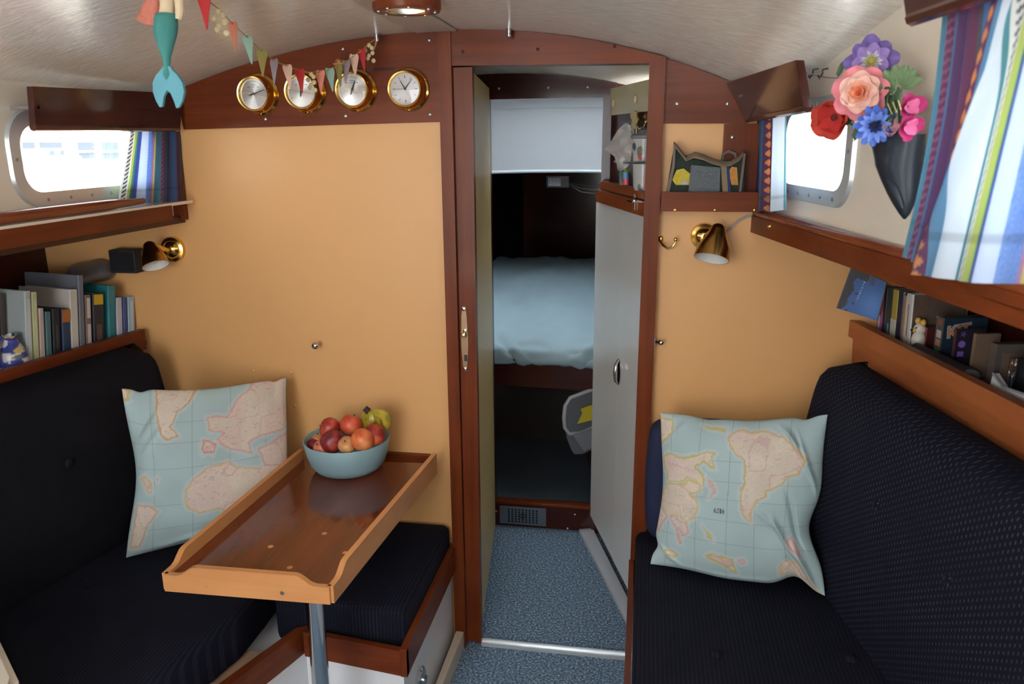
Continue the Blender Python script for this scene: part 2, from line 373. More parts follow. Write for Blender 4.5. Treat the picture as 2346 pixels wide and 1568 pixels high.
# side decks of the after end, closed round the companionway
mb = MB(); mb.span((-2.4, -1.2, 1.70), (-1.20, -.53, 1.74)).span((-.30, -1.2, 1.70), (1.6, -.53, 1.74)); struct('ceiling', mb, VINYL)
mb = MB(); mb.span((-2.4, -1.23, 0), (-1.20, -1.2, 1.74)).span((-.30, -1.23, 0), (1.5, -1.2, 1.74)).span((-1.20, -1.23, 0), (-.30, -1.2, .85)); struct('wall_back', mb, GEL)
# port coachroof side with its window opening
mb = MB(); wc = np.array([-1.30, 1.72, 1.459])
mb.plate_hole([(-1.30, 1.2, 1.29), (-1.30, 2.06, 1.29), (-1.30, 2.06, 1.635), (-1.30, 1.2, 1.645)], rrect(wc, (0, 1, 0), (0, 0, 1), .44, .142, .045), (-.03, 0, 0))
wa = np.array([-1.30, .65, 1.462])
mb.plate_hole([(-1.30, .1, 1.29), (-1.30, 1.2, 1.29), (-1.30, 1.2, 1.645), (-1.30, .1, 1.65)], rrect(wa, (0, 1, 0), (0, 0, 1), .76, .15, .045), (-.03, 0, 0))
mb.prism([(-1.30, -1.2, 1.29), (-1.30, .1, 1.29), (-1.30, .1, 1.65), (-1.30, -1.2, 1.66)], (-.03, 0, 0)); struct('wall_left', mb, GEL)
def porthole(name, c, ux, nin, w, h, r, bolts):
    ux = np.asarray(ux, float); t = thing(name, c-UP*h/2, None, None); t['kind'] = 'structure'
    f = MB(); f.plate_hole([c+ux*a*(w/2+.034)+UP*b*(h/2+.034) for a, b in ((-1, -1), (1, -1), (1, 1), (-1, 1))], rrect(c, ux, UP, w-.004, h-.004, r), nin*.006) if False else None
    o_ = rrect(c, ux, UP, w+.066, h+.066, r+.03, 8); i_ = rrect(c, ux, UP, w-.006, h-.006, r, 8); n = len(o_)
    vs = []
    for k, (dep, lp, sh) in enumerate(((0, o_, 0), (.007, o_, .004), (.009, i_, -.006), (-.028, i_, 0))):
        for p in lp: vs.append(np.asarray(p)+nin*dep+(c-np.asarray(p))/np.linalg.norm(c-np.asarray(p))*sh)
    fs = [(k*n+i, k*n+(i+1) % n, (k+1)*n+(i+1) % n, (k+1)*n+i) for k in range(3) for i in range(n)]
    f.add(vs, fs); obj('window_frame', f, ALU, t, sm=50)
    g = MB(); g.prism(rrect(c-nin*.02, ux, UP, w-.004, h-.004, r), nin*.004); obj('pane', g, GLASS, t)
    for a, b in bolts:
        p = c+ux*a*(w/2+.016)+UP*b*(h/2+.016)+nin*.008
        q = MB(); q.lathe([(.004, -.002), (.004, .0012), (.0, .0022)], axis_frame(p, nin), 10); obj('bolt', q, STEEL, t)
    return t
bl = [(a, b) for a in (-.8, -.5, -.2, .1, .4, .7) for b in (-1, 1)]+[(-1, 0), (1, 0)]
porthole('window_1', wc, (0, -1, 0), np.array([1.0, 0, 0]), .44, .142, .045, bl)
porthole('added_window_5', wa, (0, -1, 0), np.array([1.0, 0, 0]), .76, .15, .045, bl)  # unseen window further aft, added for its daylight on ceiling and starboard side
# starboard coachroof side, two openings
ctop = lambda s: zc(xr_t(2.05-s*math.cos(AT)), 2.05-s*math.cos(AT))+.02
mb = MB(); w2, w3 = TR(.288, 1.466), TR(1.13, 1.50)
mb.plate_hole([TR(-.02, 1.27), TR(.62, 1.27), TR(.62, ctop(.62)), TR(-.02, ctop(-.02))], rrect(w2, dT, UP, .33, .152, .04), -nT*.03)
mb.plate_hole([TR(.62, 1.27), TR(1.5, 1.27), TR(1.5, ctop(1.5)), TR(.62, ctop(.62))], rrect(w3, dT, UP, .62, .22, .05), -nT*.03)
mb.prism([TR(1.5, 1.27), TR(3.25, 1.27), TR(3.25, ctop(2.6)), TR(1.5, ctop(1.5))], -nT*.03); struct('wall_right', mb, GEL)
bl = [(a, b) for a in (-.7, -.35, 0, .35, .7) for b in (-1, 1)]+[(-1, 0), (1, 0)]
porthole('window_2', w2, dT, nT, .33, .152, .04, bl); porthole('window_3', w3, dT, nT, .62, .22, .05, bl)
# hull sides below the side decks
mb = MB(); mb.prism([HL(-.03, 0, -1.74), HL(3.3, 0, -1.74), HL(3.3, 1.31, -1.74), HL(-.03, 1.31, -1.74)], -nL*.03)
mb.prism([(-1.28, 2.06, 1.272), HL(0, 1.272, -1.76), HL(3.3, 1.272, -1.76), (-1.28, -1.2, 1.272)], (0, 0, .02)); struct('wall_left', mb, MAHD['y'])
mb = MB(); mb.prism([HR(-.03, 0, .75), HR(3.3, 0, .75), HR(3.3, 1.30, .75), HR(-.03, 1.30, .75)], -nR*.03)
mb.prism([HR(0, 1.258, .29), HR(3.3, 1.258, .29), HR(3.3, 1.258, .77), HR(0, 1.258, .77)], (0, 0, .02)); struct('wall_right', mb, MAHD['y'])
# main bulkhead, apricot panels each side of the doorway
def crown(xa, xb, y=2.05, dz=0, n=14): return [(x, y, zc(x, 2.05)+dz) for x in np.linspace(xa, xb, n)]
mb = MB(); mb.prism([(-1.78, 2.05, 0), (-.50, 2.05, 0)]+crown(-.50, -1.3, 2.05, .01)+[(-1.3, 2.05, 1.29), (-1.78, 2.05, 1.29)], (0, .02, 0)); struct('wall_front', mb, CREAM)
mb = MB(); mb.prism([(.02, 2.05, 0), (.80, 2.05, 0), (.80, 2.05, 1.275), (.30, 2.05, 1.275)]+crown(.30, .02, 2.05, .01), (0, .02, 0)); struct('wall_front', mb, CREAM)
plug = MB().ball((0, 0, 0), (.0052, .003, .0052))
for q in ((580, 850), (668, 853), (676, 930)):
    p = PY(*q, 2.05); o = MB().ball(p, (.0056, .0035, .0056)); obj('wall_plug', o, CREAM, bpy.data.objects['wall_front'])
def screw(p, n, parent, m=STEEL, r=.0042):
    b = MB(); b.lathe([(r, -.001), (r*.95, .0012), (r*.45, .0022), (0, .0024)], axis_frame(p, n), 10); return obj('screw', b, m, parent)
FW = np.array([0, -1.0, 0])
# mahogany board that carries the instruments
x2z = lambda q, y: PY(q[0], q[1], y)
a, b = x2z((421, 297), 2.035), x2z((1013, 279), 2.035)
mb = MB(); mb.prism([a, b]+crown(b[0], a[0]-.012, 2.035, -.001, 24), (0, .016, 0)); tr = struct('trim_1', mb, MAH['x'])
for q in ((983, 92), (785, 112), (985, 262), (792, 266), (608, 273)): screw(x2z(q, 2.034), FW, tr)
gr = MB(); gr.span(x2z((815, 155), 2.036)+np.array([0, -.002, -.0012]), x2z((905, 163), 2.036)+np.array([0, .002, .0012])); obj('batten', gr, MAHD['x'], tr)
# door posts and head
mb = MB(); mb.prism([(-.524, 2.02, 0), (-.491, 2.02, 0), (-.491, 2.02, zc(-.49, 2.05)), (-.524, 2.02, zc(-.524, 2.05))], (0, .05, 0)); struct('trim_2', mb, MAH['z'])
mb = MB(); mb.prism([(-.491, 2.026, 1.672), (-.002, 2.026, 1.667)]+crown(-.002, -.491, 2.026), (0, .05, 0)); tr = struct('trim_3', mb, MAH['x'])
for q in ((1060, 118), (1232, 113), (1408, 106)): screw(x2z(q, 2.025), FW, tr, MAHD['x'])
mb = MB(); mb.prism([(-.010, 2.015, 0), (.032, 2.015, 0), (.036, 2.015, zc(.036, 2.05)), (-.002, 2.015, zc(0, 2.05))], (0, .055, 0)); struct('trim_4', mb, MAH['z'])
a, b = x2z((1519, 283), 2.035), x2z((1706, 283), 2.035)
mb = MB(); mb.prism([a, b]+[(.285, 2.035, 1.56)]+crown(.28, a[0], 2.035, -.001, 10), (0, .016, 0)); tr = struct('trim_5', mb, MAH['x'])
for q in ((1551, 238), (1667, 238)): screw(x2z(q, 2.034), FW, tr)
a, b = x2z((1660, 284), 2.03), x2z((1708, 450), 2.03)
mb = MB(); mb.span((a[0], 2.03, b[2]), (.285, 2.048, a[2])); tr = struct('trim_6', mb, MAH['z']); screw(x2z((1678, 315), 2.03), FW, tr)
a, b = x2z((386, 292), 2.03), x2z((424, 504), 2.03)
mb = MB(); mb.prism([(a[0]-.05, 2.03, a[2]), (b[0], 2.03, a[2]), (b[0], 2.03, b[2]), (b[0]-.03, 2.03, b[2]), (b[0]-.05, 2.03, b[2]+.035)], (0, .018, 0)); struct('trim_7', mb, MAH['z'])
# aluminium tread at the doorway
mb = MB(); mb.prism([(-.447, 2.035, 0), (-.447, 2.035, .008), (-.447, 2.04, .011), (-.447, 2.062, .011), (-.447, 2.066, 0)], (.437, 0, 0)); struct('trim_8', mb, mat('tread_aluminium', lin(226, 228, 230), .3, metal=.6))
# vinyl joint strip fore and aft on the headlining
mb = MB(); mb.tsheet([[(x, y, zc(x, y)-.004) for y in np.linspace(2.015, 1.30, 8)] for x in np.linspace(-.575, -.475, 5)], .004); struct('trim_9', mb, mat('plain_vinyl', lin(196, 186, 172), .3))
# passage: port lining, starboard lining, second bulkhead
mb = MB(); mb.prism([(-.53, 2.07, 0), (-.60, 2.82, 0), (-.60, 2.82, 1.74), (-.53, 2.07, 1.76)], (-.02, 0, 0)); struct('wall_left', mb, GEL)
psr = lambda s, z, off=0: np.array([.072-.148/.47*s-off*.954, 2.07+s-off*.30, z])     # starboard passage face, s runs forward
mb = MB(); mb.prism([psr(-.01, 0, -.03), psr(.765, 0, -.03), psr(.765, 1.60, -.03), psr(-.01, 1.60, -.03)], (.02, .006, 0)); struct('wall_right', mb, MAHD['z'])
mb = MB(); mb.prism([psr(-.01, 1.568, -.026), psr(.755, 1.568, -.026), psr(.755, 1.655, -.026), psr(-.01, 1.655, -.026)], (.01, .003, 0)); tr = struct('trim_10', mb, mat('yellowed_gelcoat', lin(226, 214, 180), .25, var=.08, bump=.2, bscale=40))
for s in (.16, .42, .66): obj('wall_plug', MB().ball(psr(s, 1.605, -.02), (.006, .012, .012)), MATS['yellowed_gelcoat'], tr)
y2 = 2.807
A = {k: PY(*q, y2) for k, q in dict(tl=(1121, 228), tr=(1383, 223), br=(1360, 1150), bl=(1128, 1146)).items()}
z2 = lambda x: float(np.polyval(_pf, x))-.05*(y2-2.05)-.002
mb = MB(); mb.prism([(-.62, y2, A['tl'][2]), (-.145, y2, A['tr'][2])]+[(x, y2, z2(x)-.006) for x in np.linspace(-.145, -.62, 10)], (0, .03, 0)); tr = struct('trim_11', mb, MAHD['x'])
for q in ((1143, 203), (1256, 201), (1346, 200)): screw(PY(*q, y2), FW, tr)
mb = MB(); mb.prism([(-.166, y2-.01, 0), (-.108, y2-.01, 0), (-.108, y2-.01, z2(-.11)), (-.153, y2-.01, z2(-.153))], (0, .04, 0)); tr = struct('trim_12', mb, MAHD['z'])
st = MB(); p = PY(1392, 452, y2-.01); st.box((.02, .004, .022), bev=.001, c=p); obj('strike_plate', st, BRASS, tr)
mb = MB(); mb.prism([(-.64, y2, 0), (-.549, y2, 0), (-.549, y2, 1.68), (-.64, y2, 1.68)], (0, .03, 0)); struct('trim_13', mb, MAHD['z'])
mb = MB(); mb.span((-.57, y2, 0), (-.16, y2+.03, .104)); tr = struct('trim_14', mb, MAHD['x'])
e = MB(); e.span((-.57, y2-.006, .094), (-.163, y2+.034, .108), bev=.004, seg=2); obj('nosing', e, MAH['x'], tr)
for q in ((1137, 1172), (1317, 1180), (1300, 1212)): screw(PY(*q, y2-.001), FW, tr)
# fore cabin: raised carpet, hull sides, trunk front, foredeck
mb = MB(); mb.span((-1.0, y2+.03, .06), (.2, 4.95, .10)); struct('floor', mb, mat('shaded_fore_carpet', lin(58, 68, 80), .95, var=.3, vscale=160, bump=.5, bscale=160))  # fore carpet darkened in colour for the shade under the berth
DK = mat('dark_lining', lin(40, 30, 28), .6)
mb = MB(); mb.prism([(-1.25, 2.84, 0), (-.75, 4.95, 0), (-.75, 4.95, 1.75), (-1.25, 2.84, 1.75)], (-.03, 0, 0)); struct('wall_left', mb, DK)
mb = MB(); mb.prism([(.22, 2.84, 0), (.10, 4.95, 0), (.10, 4.95, 1.75), (.22, 2.84, 1.75)], (.03, 0, 0)); struct('wall_right', mb, DK)
mb = MB(); mb.span((-1.2, 4.93, 0), (.5, 4.96, 1.6)); struct('wall_front', mb, MAHD['x'])
for xa, xb in ((-1.25, -.62), (-.11, .24)):
    mb = MB(); mb.span((xa, y2+.005, 0), (xb, y2+.028, 1.70)); struct('wall_front', mb, MAHD['z'])
pb = PY(1250, 394, 3.5)[2]
mb = MB(); n = 20; xs = np.linspace(-1.2, .22, n+1)
mb.prism([(x, 3.5, pb-.05*(x+.36)**2-.004) for x in xs]+[(x, 3.5, 1.72) for x in xs[::-1]], (0, .02, 0)); tr = struct('wall_front', mb, mat('white_hide_lining', lin(178, 182, 186), .5, bump=.15, bscale=90))
pp = MB(); pp.tube([(x, 3.495, pb-.05*(x+.36)**2+.004) for x in xs], .006, 8); obj('piping', pp, mat('white_piping', lin(226, 234, 238), .4), tr)
sm_ = MB(); zt = PY(1250, 247, 3.5)[2]; sm_.tube([(x, 3.499, zt-.06*(x+.36)**2) for x in xs], .0014, 6); obj('seam', sm_, MATS['white_hide_lining'], tr)
mb = MB(); mb.prism([(-1.2, 3.51, pb+.0), (.22, 3.51, pb+.0), (.12, 4.95, pb-.02), (-.9, 4.95, pb-.02)], (0, 0, .03)); struct('ceiling', mb, DK)
# hatch frame over the berth
t = thing('window_4', (-.36, 3.16, 1.70), None, None); t['kind'] = 'structure'
f = MB(); f.plate_hole([(-.78, 2.875, 1.765), (.06, 2.875, 1.765), (.06, 3.35, 1.765), (-.78, 3.35, 1.765)], rrect((-.36, 3.10, 1.765), (1, 0, 0), (0, 1, 0), .75, .41, .05), (0, 0, .03)); obj('window_frame', f, ALU, t)
g = MB(); g.prism(rrect((-.36, 3.10, 1.796), (1, 0, 0), (0, 1, 0), .78, .44, .05), (0, 0, .006)); obj('pane', g, frosted('frosted_hatch_acrylic', (.46, .49, .52)), t)
# the open door in its post: mahogany edge, painted face, lock forend
t = thing('door_1', (-.468, 2.06, .015), None, None); t['kind'] = 'structure'
dd = nrm((-.092, .74, 0)); dn = np.array([dd[1], -dd[0], 0])
def dp(s, off, z): p = np.array([-.449, 2.045, z])+dd*s+dn*off; p[2] = z; return p
mb = MB(); mb.prism([(-.490, 2.035, .015), (-.455, 2.035, .015), (-.451, 2.035, 1.668), (-.490, 2.035, 1.668)], (-.006, .04, 0)); obj('stile', mb, MAH['z'], t)
mb = MB(); mb.prism([(-.457, 2.03, .015), (-.4455, 2.03, .015), (-.4395, 2.03, 1.668), (-.453, 2.03, 1.668)], (-.002, .03, 0)); obj('edge_lipping', mb, MAH['z'], t)
mb = MB(); mb.prism([dp(.01, 0, .04), dp(.70, 0, .04), dp(.70, 0, 1.66), dp(.01, 0, 1.665)], -dn*.03); obj('painted_panel', mb, mat('olive_cream_paint', lin(196, 172, 116), .4), t)
c = PY(1065, 777, 2.035); hx = .0098; zt, zb = PY(1063, 703, 2.035)[2], PY(1065, 850, 2.035)[2]
pl = MB(); k = [(-.45, 0), (-.75, .15), (-1, .5), (-1, .62), (-.6, .93), (-.35, 1), (.35, 1), (.6, .93), (1, .62), (1, .5), (.75, .15), (.45, 0)]
pl.prism([(c[0]+a*hx, 2.0345, L(zt, zb, b)) for a, b in k], (0, -.003, 0)); lk = obj('lock_plate', pl, mat('dull_bronze', lin(150, 122, 96), .35, metal=.8), t)
for b in (.035, .965): screw((c[0], 2.031, float(L(zt, zb, b))), FW, lk, CHROME, .0055)
kb = MB(); kb.lathe([(.0, .012), (.006, .011), (.0075, .007), (.005, 0)], axis_frame((c[0]-.001, 2.032, float(L(zt, zb, .43))), FW), 14); obj('latch', kb, BRASS, lk)
kb = MB(); kb.lathe([(.0, .008), (.0055, .007), (.0055, 0)], axis_frame((c[0]+.003, 2.032, float(L(zt, zb, .365))), FW), 14); obj('latch_stud', kb, CHROME, lk)
kb = MB(); kb.box((.008, .003, .018), c=(c[0]+.002, 2.0318, float(L(zt, zb, .79)))); obj('keyhole', kb, BLACK, lk)
# outside: quayside terrace to port, hedge to starboard
t = thing('terrace_of_houses', (-36.0, 48.0, -.1), 'pale terrace of houses beyond the quay, seen through the port window', 'building')
mb = MB(); mb.span((-37, 25, -.1), (-36, 80, 14.0)); obj('facade', mb, mat('pale_render', lin(236, 232, 226), .8), t)
for xa_, xb_ in ((54, 78), (93, 140), (180, 214), (234, 268)):
    wa_, wb_ = PX(xa_, 366, -36.0), PX(xb_, 325, -36.0); ya, yb, za, zb_ = wa_[1], wb_[1], wa_[2], wb_[2]
    fr = MB(); fr.span((-36.05, ya-.12, za-.06), (-35.96, yb+.12, zb_+.06)); wf = obj('window_surround', fr, mat('rosy_brick', lin(214, 176, 168), .8), t)
    pn = MB(); pn.span((-36.0, ya, za), (-35.93, yb, zb_)); obj('pane', pn, mat('dark_window', lin(46, 54, 64), .5, spec=.08), wf)
    br = MB(); br.span((-35.94, ya, L(za, zb_, .42)), (-35.90, yb, L(za, zb_, .48))); obj('glazing_bar', br, MATS['pale_render'], wf)
cy0 = PX(104, 390, -33.0)[1]; gz = -.1
t = thing('parked_car', (-33.0, cy0, gz), 'white parked car on the quay below the house windows', 'car')
mb = MB(); pr = [(-1.9, .30), (-1.85, .62), (-1.0, .74), (-.5, 1.08), (.75, 1.10), (1.3, .80), (1.95, .70), (2.0, .30)]
mb.prism([(-33.8, cy0+a, gz+b*1.15) for a, b in pr], (1.6, 0, 0)); obj('body', mb, mat('white_car_paint', lin(238, 240, 242), .25, coat=.5), t)
for ya, yb in ((-.72, .0), (.1, .75)):
    mb = MB(); mb.prism([(-32.205, cy0+ya+.1, gz+.90), (-32.205, cy0+yb, gz+.90), (-32.205, cy0+yb-.08, gz+1.2), (-32.205, cy0+ya+.3, gz+1.2)], (.015, 0, 0)); obj('window', mb, MATS['dark_window'], t)
for yy in (-1.2, 1.2):
    mb = MB(); mb.lathe([(.30, 0), (.32, .05), (.32, .16), (.28, .2)], axis_frame((-32.35, cy0+yy, gz+.32), (1, 0, 0)), 20); obj('wheel', mb, mat('pale_hubcap', lin(176, 178, 182), .4), t)
mb = MB(); mb.span((-44, -10, -.3), (-3.2, 90, -.1)); struct('floor', mb, mat('quay_paving', lin(206, 204, 198), .9))
t = thing('hedge', (7.5, 11, .2), 'sunlit green hedge outside the starboard window', 'hedge')
mb = MB()
for k in range(60): mb.ball((7.2+rng.uniform(-.4, .4), 4+k*.25+rng.uniform(-.2, .2), rng.uniform(.4, 2.4)), tuple(rng.uniform(.35, .6, 3)), nu=8, nv=6)
lf = obj('foliage', mb, mat('hedge_leaves', lin(150, 176, 120), .8, var=.3, vscale=14), t); lf['kind'] = 'stuff'
mb = MB(); mb.span((6.9, 3, -.2), (9, 22, .2)); struct('floor', mb, MATS['quay_paving'])
# ================================================================== LARGE FURNITURE
def cushion(name, m, w, d, h, M, bulge=.012, r=.03, parent=None, **k):
    """puffy box cushion: local x width, y depth, z height; rounded edges, slightly domed faces"""
    bm = bmesh.new(); bmesh.ops.create_cube(bm, size=1); bmesh.ops.scale(bm, vec=(w, d, h), verts=bm.verts)
    bmesh.ops.bevel(bm, geom=bm.edges[:], offset=r, segments=4, profile=.5, affect='EDGES')
    bmesh.ops.subdivide_edges(bm, edges=[e for e in bm.edges if e.calc_length() > .08], cuts=7, use_grid_fill=True)
    for v in bm.verts:
        fx, fy, fz = [1-abs(2*c/s)**2 for c, s in zip(v.co, (w, d, h))]
        v.co.x += math.copysign(bulge*max(0, fy)*max(0, fz), v.co.x) if abs(v.co.x) > w/2-r else 0
        v.co.z += math.copysign(bulge*max(0, fx)*max(0, fy), v.co.z) if abs(v.co.z) > h/2-r else 0
        v.co.y += math.copysign(bulge*.6*max(0, fx)*max(0, fz), v.co.y) if abs(v.co.y) > d/2-r else 0
    b = MB(); b.bm(bm, M); return obj(name, b, m, parent, sm=70, **k)
def polycushion(name, m, poly, z0, z1, r=.022, parent=None, **k):
    bm = bmesh.new(); vs = [bm.verts.new((p[0], p[1], z0)) for p in poly]; f = bm.faces.new(vs); f.normal_update()
    if f.normal.z < 0: f.normal_flip()
    ex = bmesh.ops.extrude_face_region(bm, geom=[f]); bmesh.ops.translate(bm, vec=(0, 0, z1-z0), verts=[g for g in ex['geom'] if isinstance(g, bmesh.types.BMVert)])
    bmesh.ops.recalc_face_normals(bm, faces=bm.faces)
    bmesh.ops.bevel(bm, geom=bm.edges[:], offset=r, segments=4, profile=.5, affect='EDGES')
    b = MB(); b.bm(bm); return obj(name, b, m, parent, sm=70, **k)
def button(parent, p, n, m, r=.012):
    b = MB(); b.ball((0, 0, 0), (r, r, r*.5), axis_frame(p, n), 12, 7); return obj('button', b, m, parent)
# --- starboard settee
t = thing('settee_base', (.30, 1.0, 0), 'wooden settee base along the right hand hull under the navy seat', 'settee')
mb = MB(); mb.prism([(.004, 2.03, .0), (.012, -.9, 0), (.85, -.9, 0), (.44, 2.03, 0)], (0, 0, .325)); obj('carcass', mb, WHITE, t)
mb = MB(); mb.prism([(.002, 2.012, .26), (.010, -.9, .26), (-.006, -.9, .26), (-.012, 2.012, .26)], (0, 0, .085)); obj('front_rail', mb, MAH['y'], t)
seat = polycushion('seat_cushion', NAVYS, [(.004, 2.025), (.014, .15), (.83, .15), (.46, 2.025)], .33, .435, label='long navy ribbed seat cushion with buttons on the right hand settee', cat='cushion')
for q in ((1640, 1500), (1950, 1510)): button(seat, PZ(*q, .436), UP, NAVYS, .014)
back = None
bx = .395; hb = .543; zb0 = .437
bm = bmesh.new(); n1, n2 = 64, 26
def bpt(s_, v, side):
    fwd = .03+.10*v
    s = fwd+s_*(2.2-fwd)
    z = zb0+v*hb
    return s, z
P = [[None]*(n2+1) for _ in range(n1+1)]
for i in range(n1+1):
    for j in range(n2+1):
        u, v = i/n1, j/n2
        s, z = bpt(u**1.9, v, 0)
        e = min(1, (s-(.03+.10*v))/.045); e2 = min(1, (1-v)/.085)
        rnd = .05*(1-math.sqrt(max(0, 1-(1-e)**2)))+.05*(1-math.sqrt(max(0, 1-(1-e2)**2)))
        rs = 0
        if v > .82: rs = .055*(1-math.sqrt(max(0, 1-((v-.82)/.18)**2)))*max(0, 1-(s-.12)/.25)
        P[i][j] = HR(s+rs, z, bx, .018*math.sin(math.pi*min(1, max(0, v)))-rnd)
mb = MB(); mb.sheet(P)
def rsh(s, v): return .055*(1-math.sqrt(max(0, 1-((v-.82)/.18)**2)))*max(0, 1-(s-.12)/.25) if v > .82 else 0
B = [[HR(s_+rsh(s_, j/n2), zb0+j/n2*hb-(.012 if j == n2 else 0), bx, -.10) for j in range(n2+1) for s_ in (bpt((i/n1)**1.9, j/n2, 0)[0],)] for i in range(n1+1)]
k0 = len(mb.v); mb.sheet(B); m_ = n2+1
mb.f += [(i*m_+n2, (i+1)*m_+n2, k0+(i+1)*m_+n2, k0+i*m_+n2) for i in range(n1)]+[(i*m_, (i+1)*m_, k0+(i+1)*m_, k0+i*m_) for i in range(n1)]+[(j, j+1, k0+j+1, k0+j) for j in range(n2)]+[(n1*m_+j, n1*m_+j+1, k0+n1*m_+j+1, k0+n1*m_+j) for j in range(n2)]
back = obj('backrest_cushion', mb, NAVYB, sm=50, label='tall navy backrest cushion with pale flecks along the right hand settee', cat='cushion')
for q in ((2008, 1158), (2172, 1330)): button(back, PV(*q, bx-.016, AR), nR, NAVYB, .013)
cushion('bolster_cushion', mat('plain_blue_fabric', lin(24, 34, 66), .8), .34, .085, .325, frame((.205, 1.985, .445+.1625), (1, 0, 0), (0, 1, 0), UP), r=.03, label='plain blue cushion standing behind the right hand map pillow', cat='cushion')
# --- starboard bookshelf
t = thing('bookshelf', HR(.9, .93, .60), 'orange wood open bookshelf above the right hand backrest', 'shelf')
f0 = .53
mb = MB(); mb.prism([HR(.01, .930, f0), HR(1.9, .918, f0), HR(1.9, 1.012, f0), HR(.0, 1.008, f0)], -nR*.018); obj('fiddle_board', mb, TEAK['y'], t)
mb = MB(); mb.prism([HR(-.0, 1.002, f0, .012), HR(1.9, 1.000, f0, .012), HR(1.9, 1.042, f0, .012), HR(.0, 1.044, f0, .012)], -nR*.022); obj('fiddle_cap', mb, TEAK['y'], t)
mb = MB(); mb.prism([HR(.01, 1.000, f0, -.019), HR(1.9, 1.000, f0, -.019), HR(1.9, 1.000, .75, .0), HR(.01, 1.000, .75, .0)], (0, 0, .015)); obj('shelf_board', mb, MAHD['y'], t)
# white locker front just seen under the fiddle
mb = MB(); mb.prism([HR(.05, .50, f0, -.03), HR(2.0, .50, f0, -.03), HR(2.0, .93, f0, -.03), HR(.05, .93, f0, -.03)], -nR*.012); tr = obj('locker_front', mb, WHITE, t)
mb = MB(); mb.prism([HR(.02, .80, f0, -.022), HR(.05, .80, f0, -.022), HR(.05, .93, f0, -.022), HR(.02, .93, f0, -.022)], -nR*.02); obj('upright', mb, MAHD['z'], t)
# --- starboard window ledge
t = thing('window_ledge', HR(.9, 1.26, .30), 'mahogany ledge and rail running under the right hand windows', 'ledge')
mb = MB(); mb.prism([HR(0, 1.262, .262), HR(1.9, 1.262, .262), HR(1.9, 1.303, .262), HR(0, 1.303, .262)], -nR*.018); obj('fascia', mb, MAH['y'], t)
mb = MB(); mb.tube([HR(s, 1.309, .263, -.012) for s in np.linspace(0.0, 1.9, 24)], .012, 12); obj('rail', mb, wood('rail_mahogany', lin(92, 40, 22), lin(140, 70, 40), 'y', rough=.14, coat=.6), t)
mb = MB(); mb.prism([HR(0, 1.285, .278), HR(1.9, 1.285, .278), TR(2.1, 1.285), TR(0, 1.285)], (0, 0, .008)); obj('ledge_board', mb, mat('pale_ledge', lin(206, 176, 150), .3), t)
for s in (.08, .26): mb = MB(); mb.prism([HR(s, 1.294, .272), HR(s+.07, 1.294, .274), TR(s+.13, 1.294), TR(s+.02, 1.294)], (0, 0, .016)); obj('divider', mb, MAH['x'], t)
mb = MB(); p = PV(1764, 519, .262, AR); mb.ball(p, (.006, .006, .006)); obj('mushroom_button', mb, BRASS, t)
# --- port settee (along the hull) and its forward leg along the bulkhead
t = thing('settee_base', (-1.1, 1.3, 0), 'white fronted settee base with mahogany rails under the left hand seat', 'settee')
mb = MB(); mb.prism([(-.535, 2.045, 0), (-.535, 1.562, 0), (-.80, 1.60, 0), (-.84, 1.35, 0), (-.975, 1.01, 0), (-1.0, 1.01, 0), (-1.40, 1.325, 0), (-1.40, 2.045, 0)], (0, 0, .26)); obj('carcass', mb, WHITE, t)
mb = MB(); mb.prism([(-.517, 2.04, .262), (-.517, 1.535, .262), (-.533, 1.535, .262), (-.533, 2.04, .262)], (0, 0, .075)); obj('side_rail', mb, MAH['y'], t)
mb = MB(); mb.prism([(-.517, 1.535, .262), (-.79, 1.572, .262), (-.79, 1.588, .262), (-.517, 1.551, .262)], (0, 0, .068)); obj('aft_rail', mb, MAH['x'], t)
mb = MB(); mb.prism([(-.79, 1.60, .262), (-.815, 1.585, .262), (-.985, 1.12, .262), (-.955, 1.11, .262)], (0, 0, .068)); obj('bunk_rail', mb, MAH['y'], t)
mb = MB(); mb.prism([(-.875, 1.52, .262), (-.935, 1.52, .262), (-1.02, 1.25, .262), (-.955, 1.25, .262)], (0, 0, .04)); obj('pale_batten', mb, wood('bare_ply', lin(150, 116, 92), lin(176, 142, 116), 'y', rough=.6, coat=0), t)
mb = MB(); mb.prism([(-.52, 2.03, .0), (-.52, 1.55, .0), (-.505, 1.55, .0), (-.497, 2.03, .0)], (0, 0, .055)); obj('kick_board', mb, mat('cream_kickboard', lin(206, 190, 170), .4), t)
p = PX(962, 1556, -.53); mb = MB(); mb.lathe([(.030, -.004), (.033, .004), (.026, .008), (.020, .007), (.018, .004), (0, .003)], axis_frame((p[0], p[1], p[2]), (1, -.05, 0)), 22); lt = obj('locker_latch', mb, CHROME, t)
mb = MB(); mb.lathe([(.013, .0), (.012, .012), (.008, .016), (0, .017)], axis_frame((p[0]+.003, p[1], p[2]), (1, -.05, 0)), 16); obj('latch_button', mb, STEEL, lt)
polycushion('seat_cushion', NAVYS, [(-.534, 2.045), (-.535, 1.592), (-.885, 1.612), (-.905, 2.045)], .262, .400, label='short navy seat cushion beside the door post, behind the table', cat='cushion')
seat = polycushion('seat_cushion', NAVYS, [(-.91, 2.02), (-.90, 1.60), (-.90, 1.48), (-1.01, 1.03), (-1.06, 1.06), (-1.39, 1.315), (-1.50, 1.40), (-1.39, 2.02)], .305, .425, label='long dark navy seat cushion on the left hand settee', cat='cushion')
button(seat, PZ(200, 1338, .43), UP, NAVYS, .013)
mb = MB(); n1, n2 = 48, 24; P = []
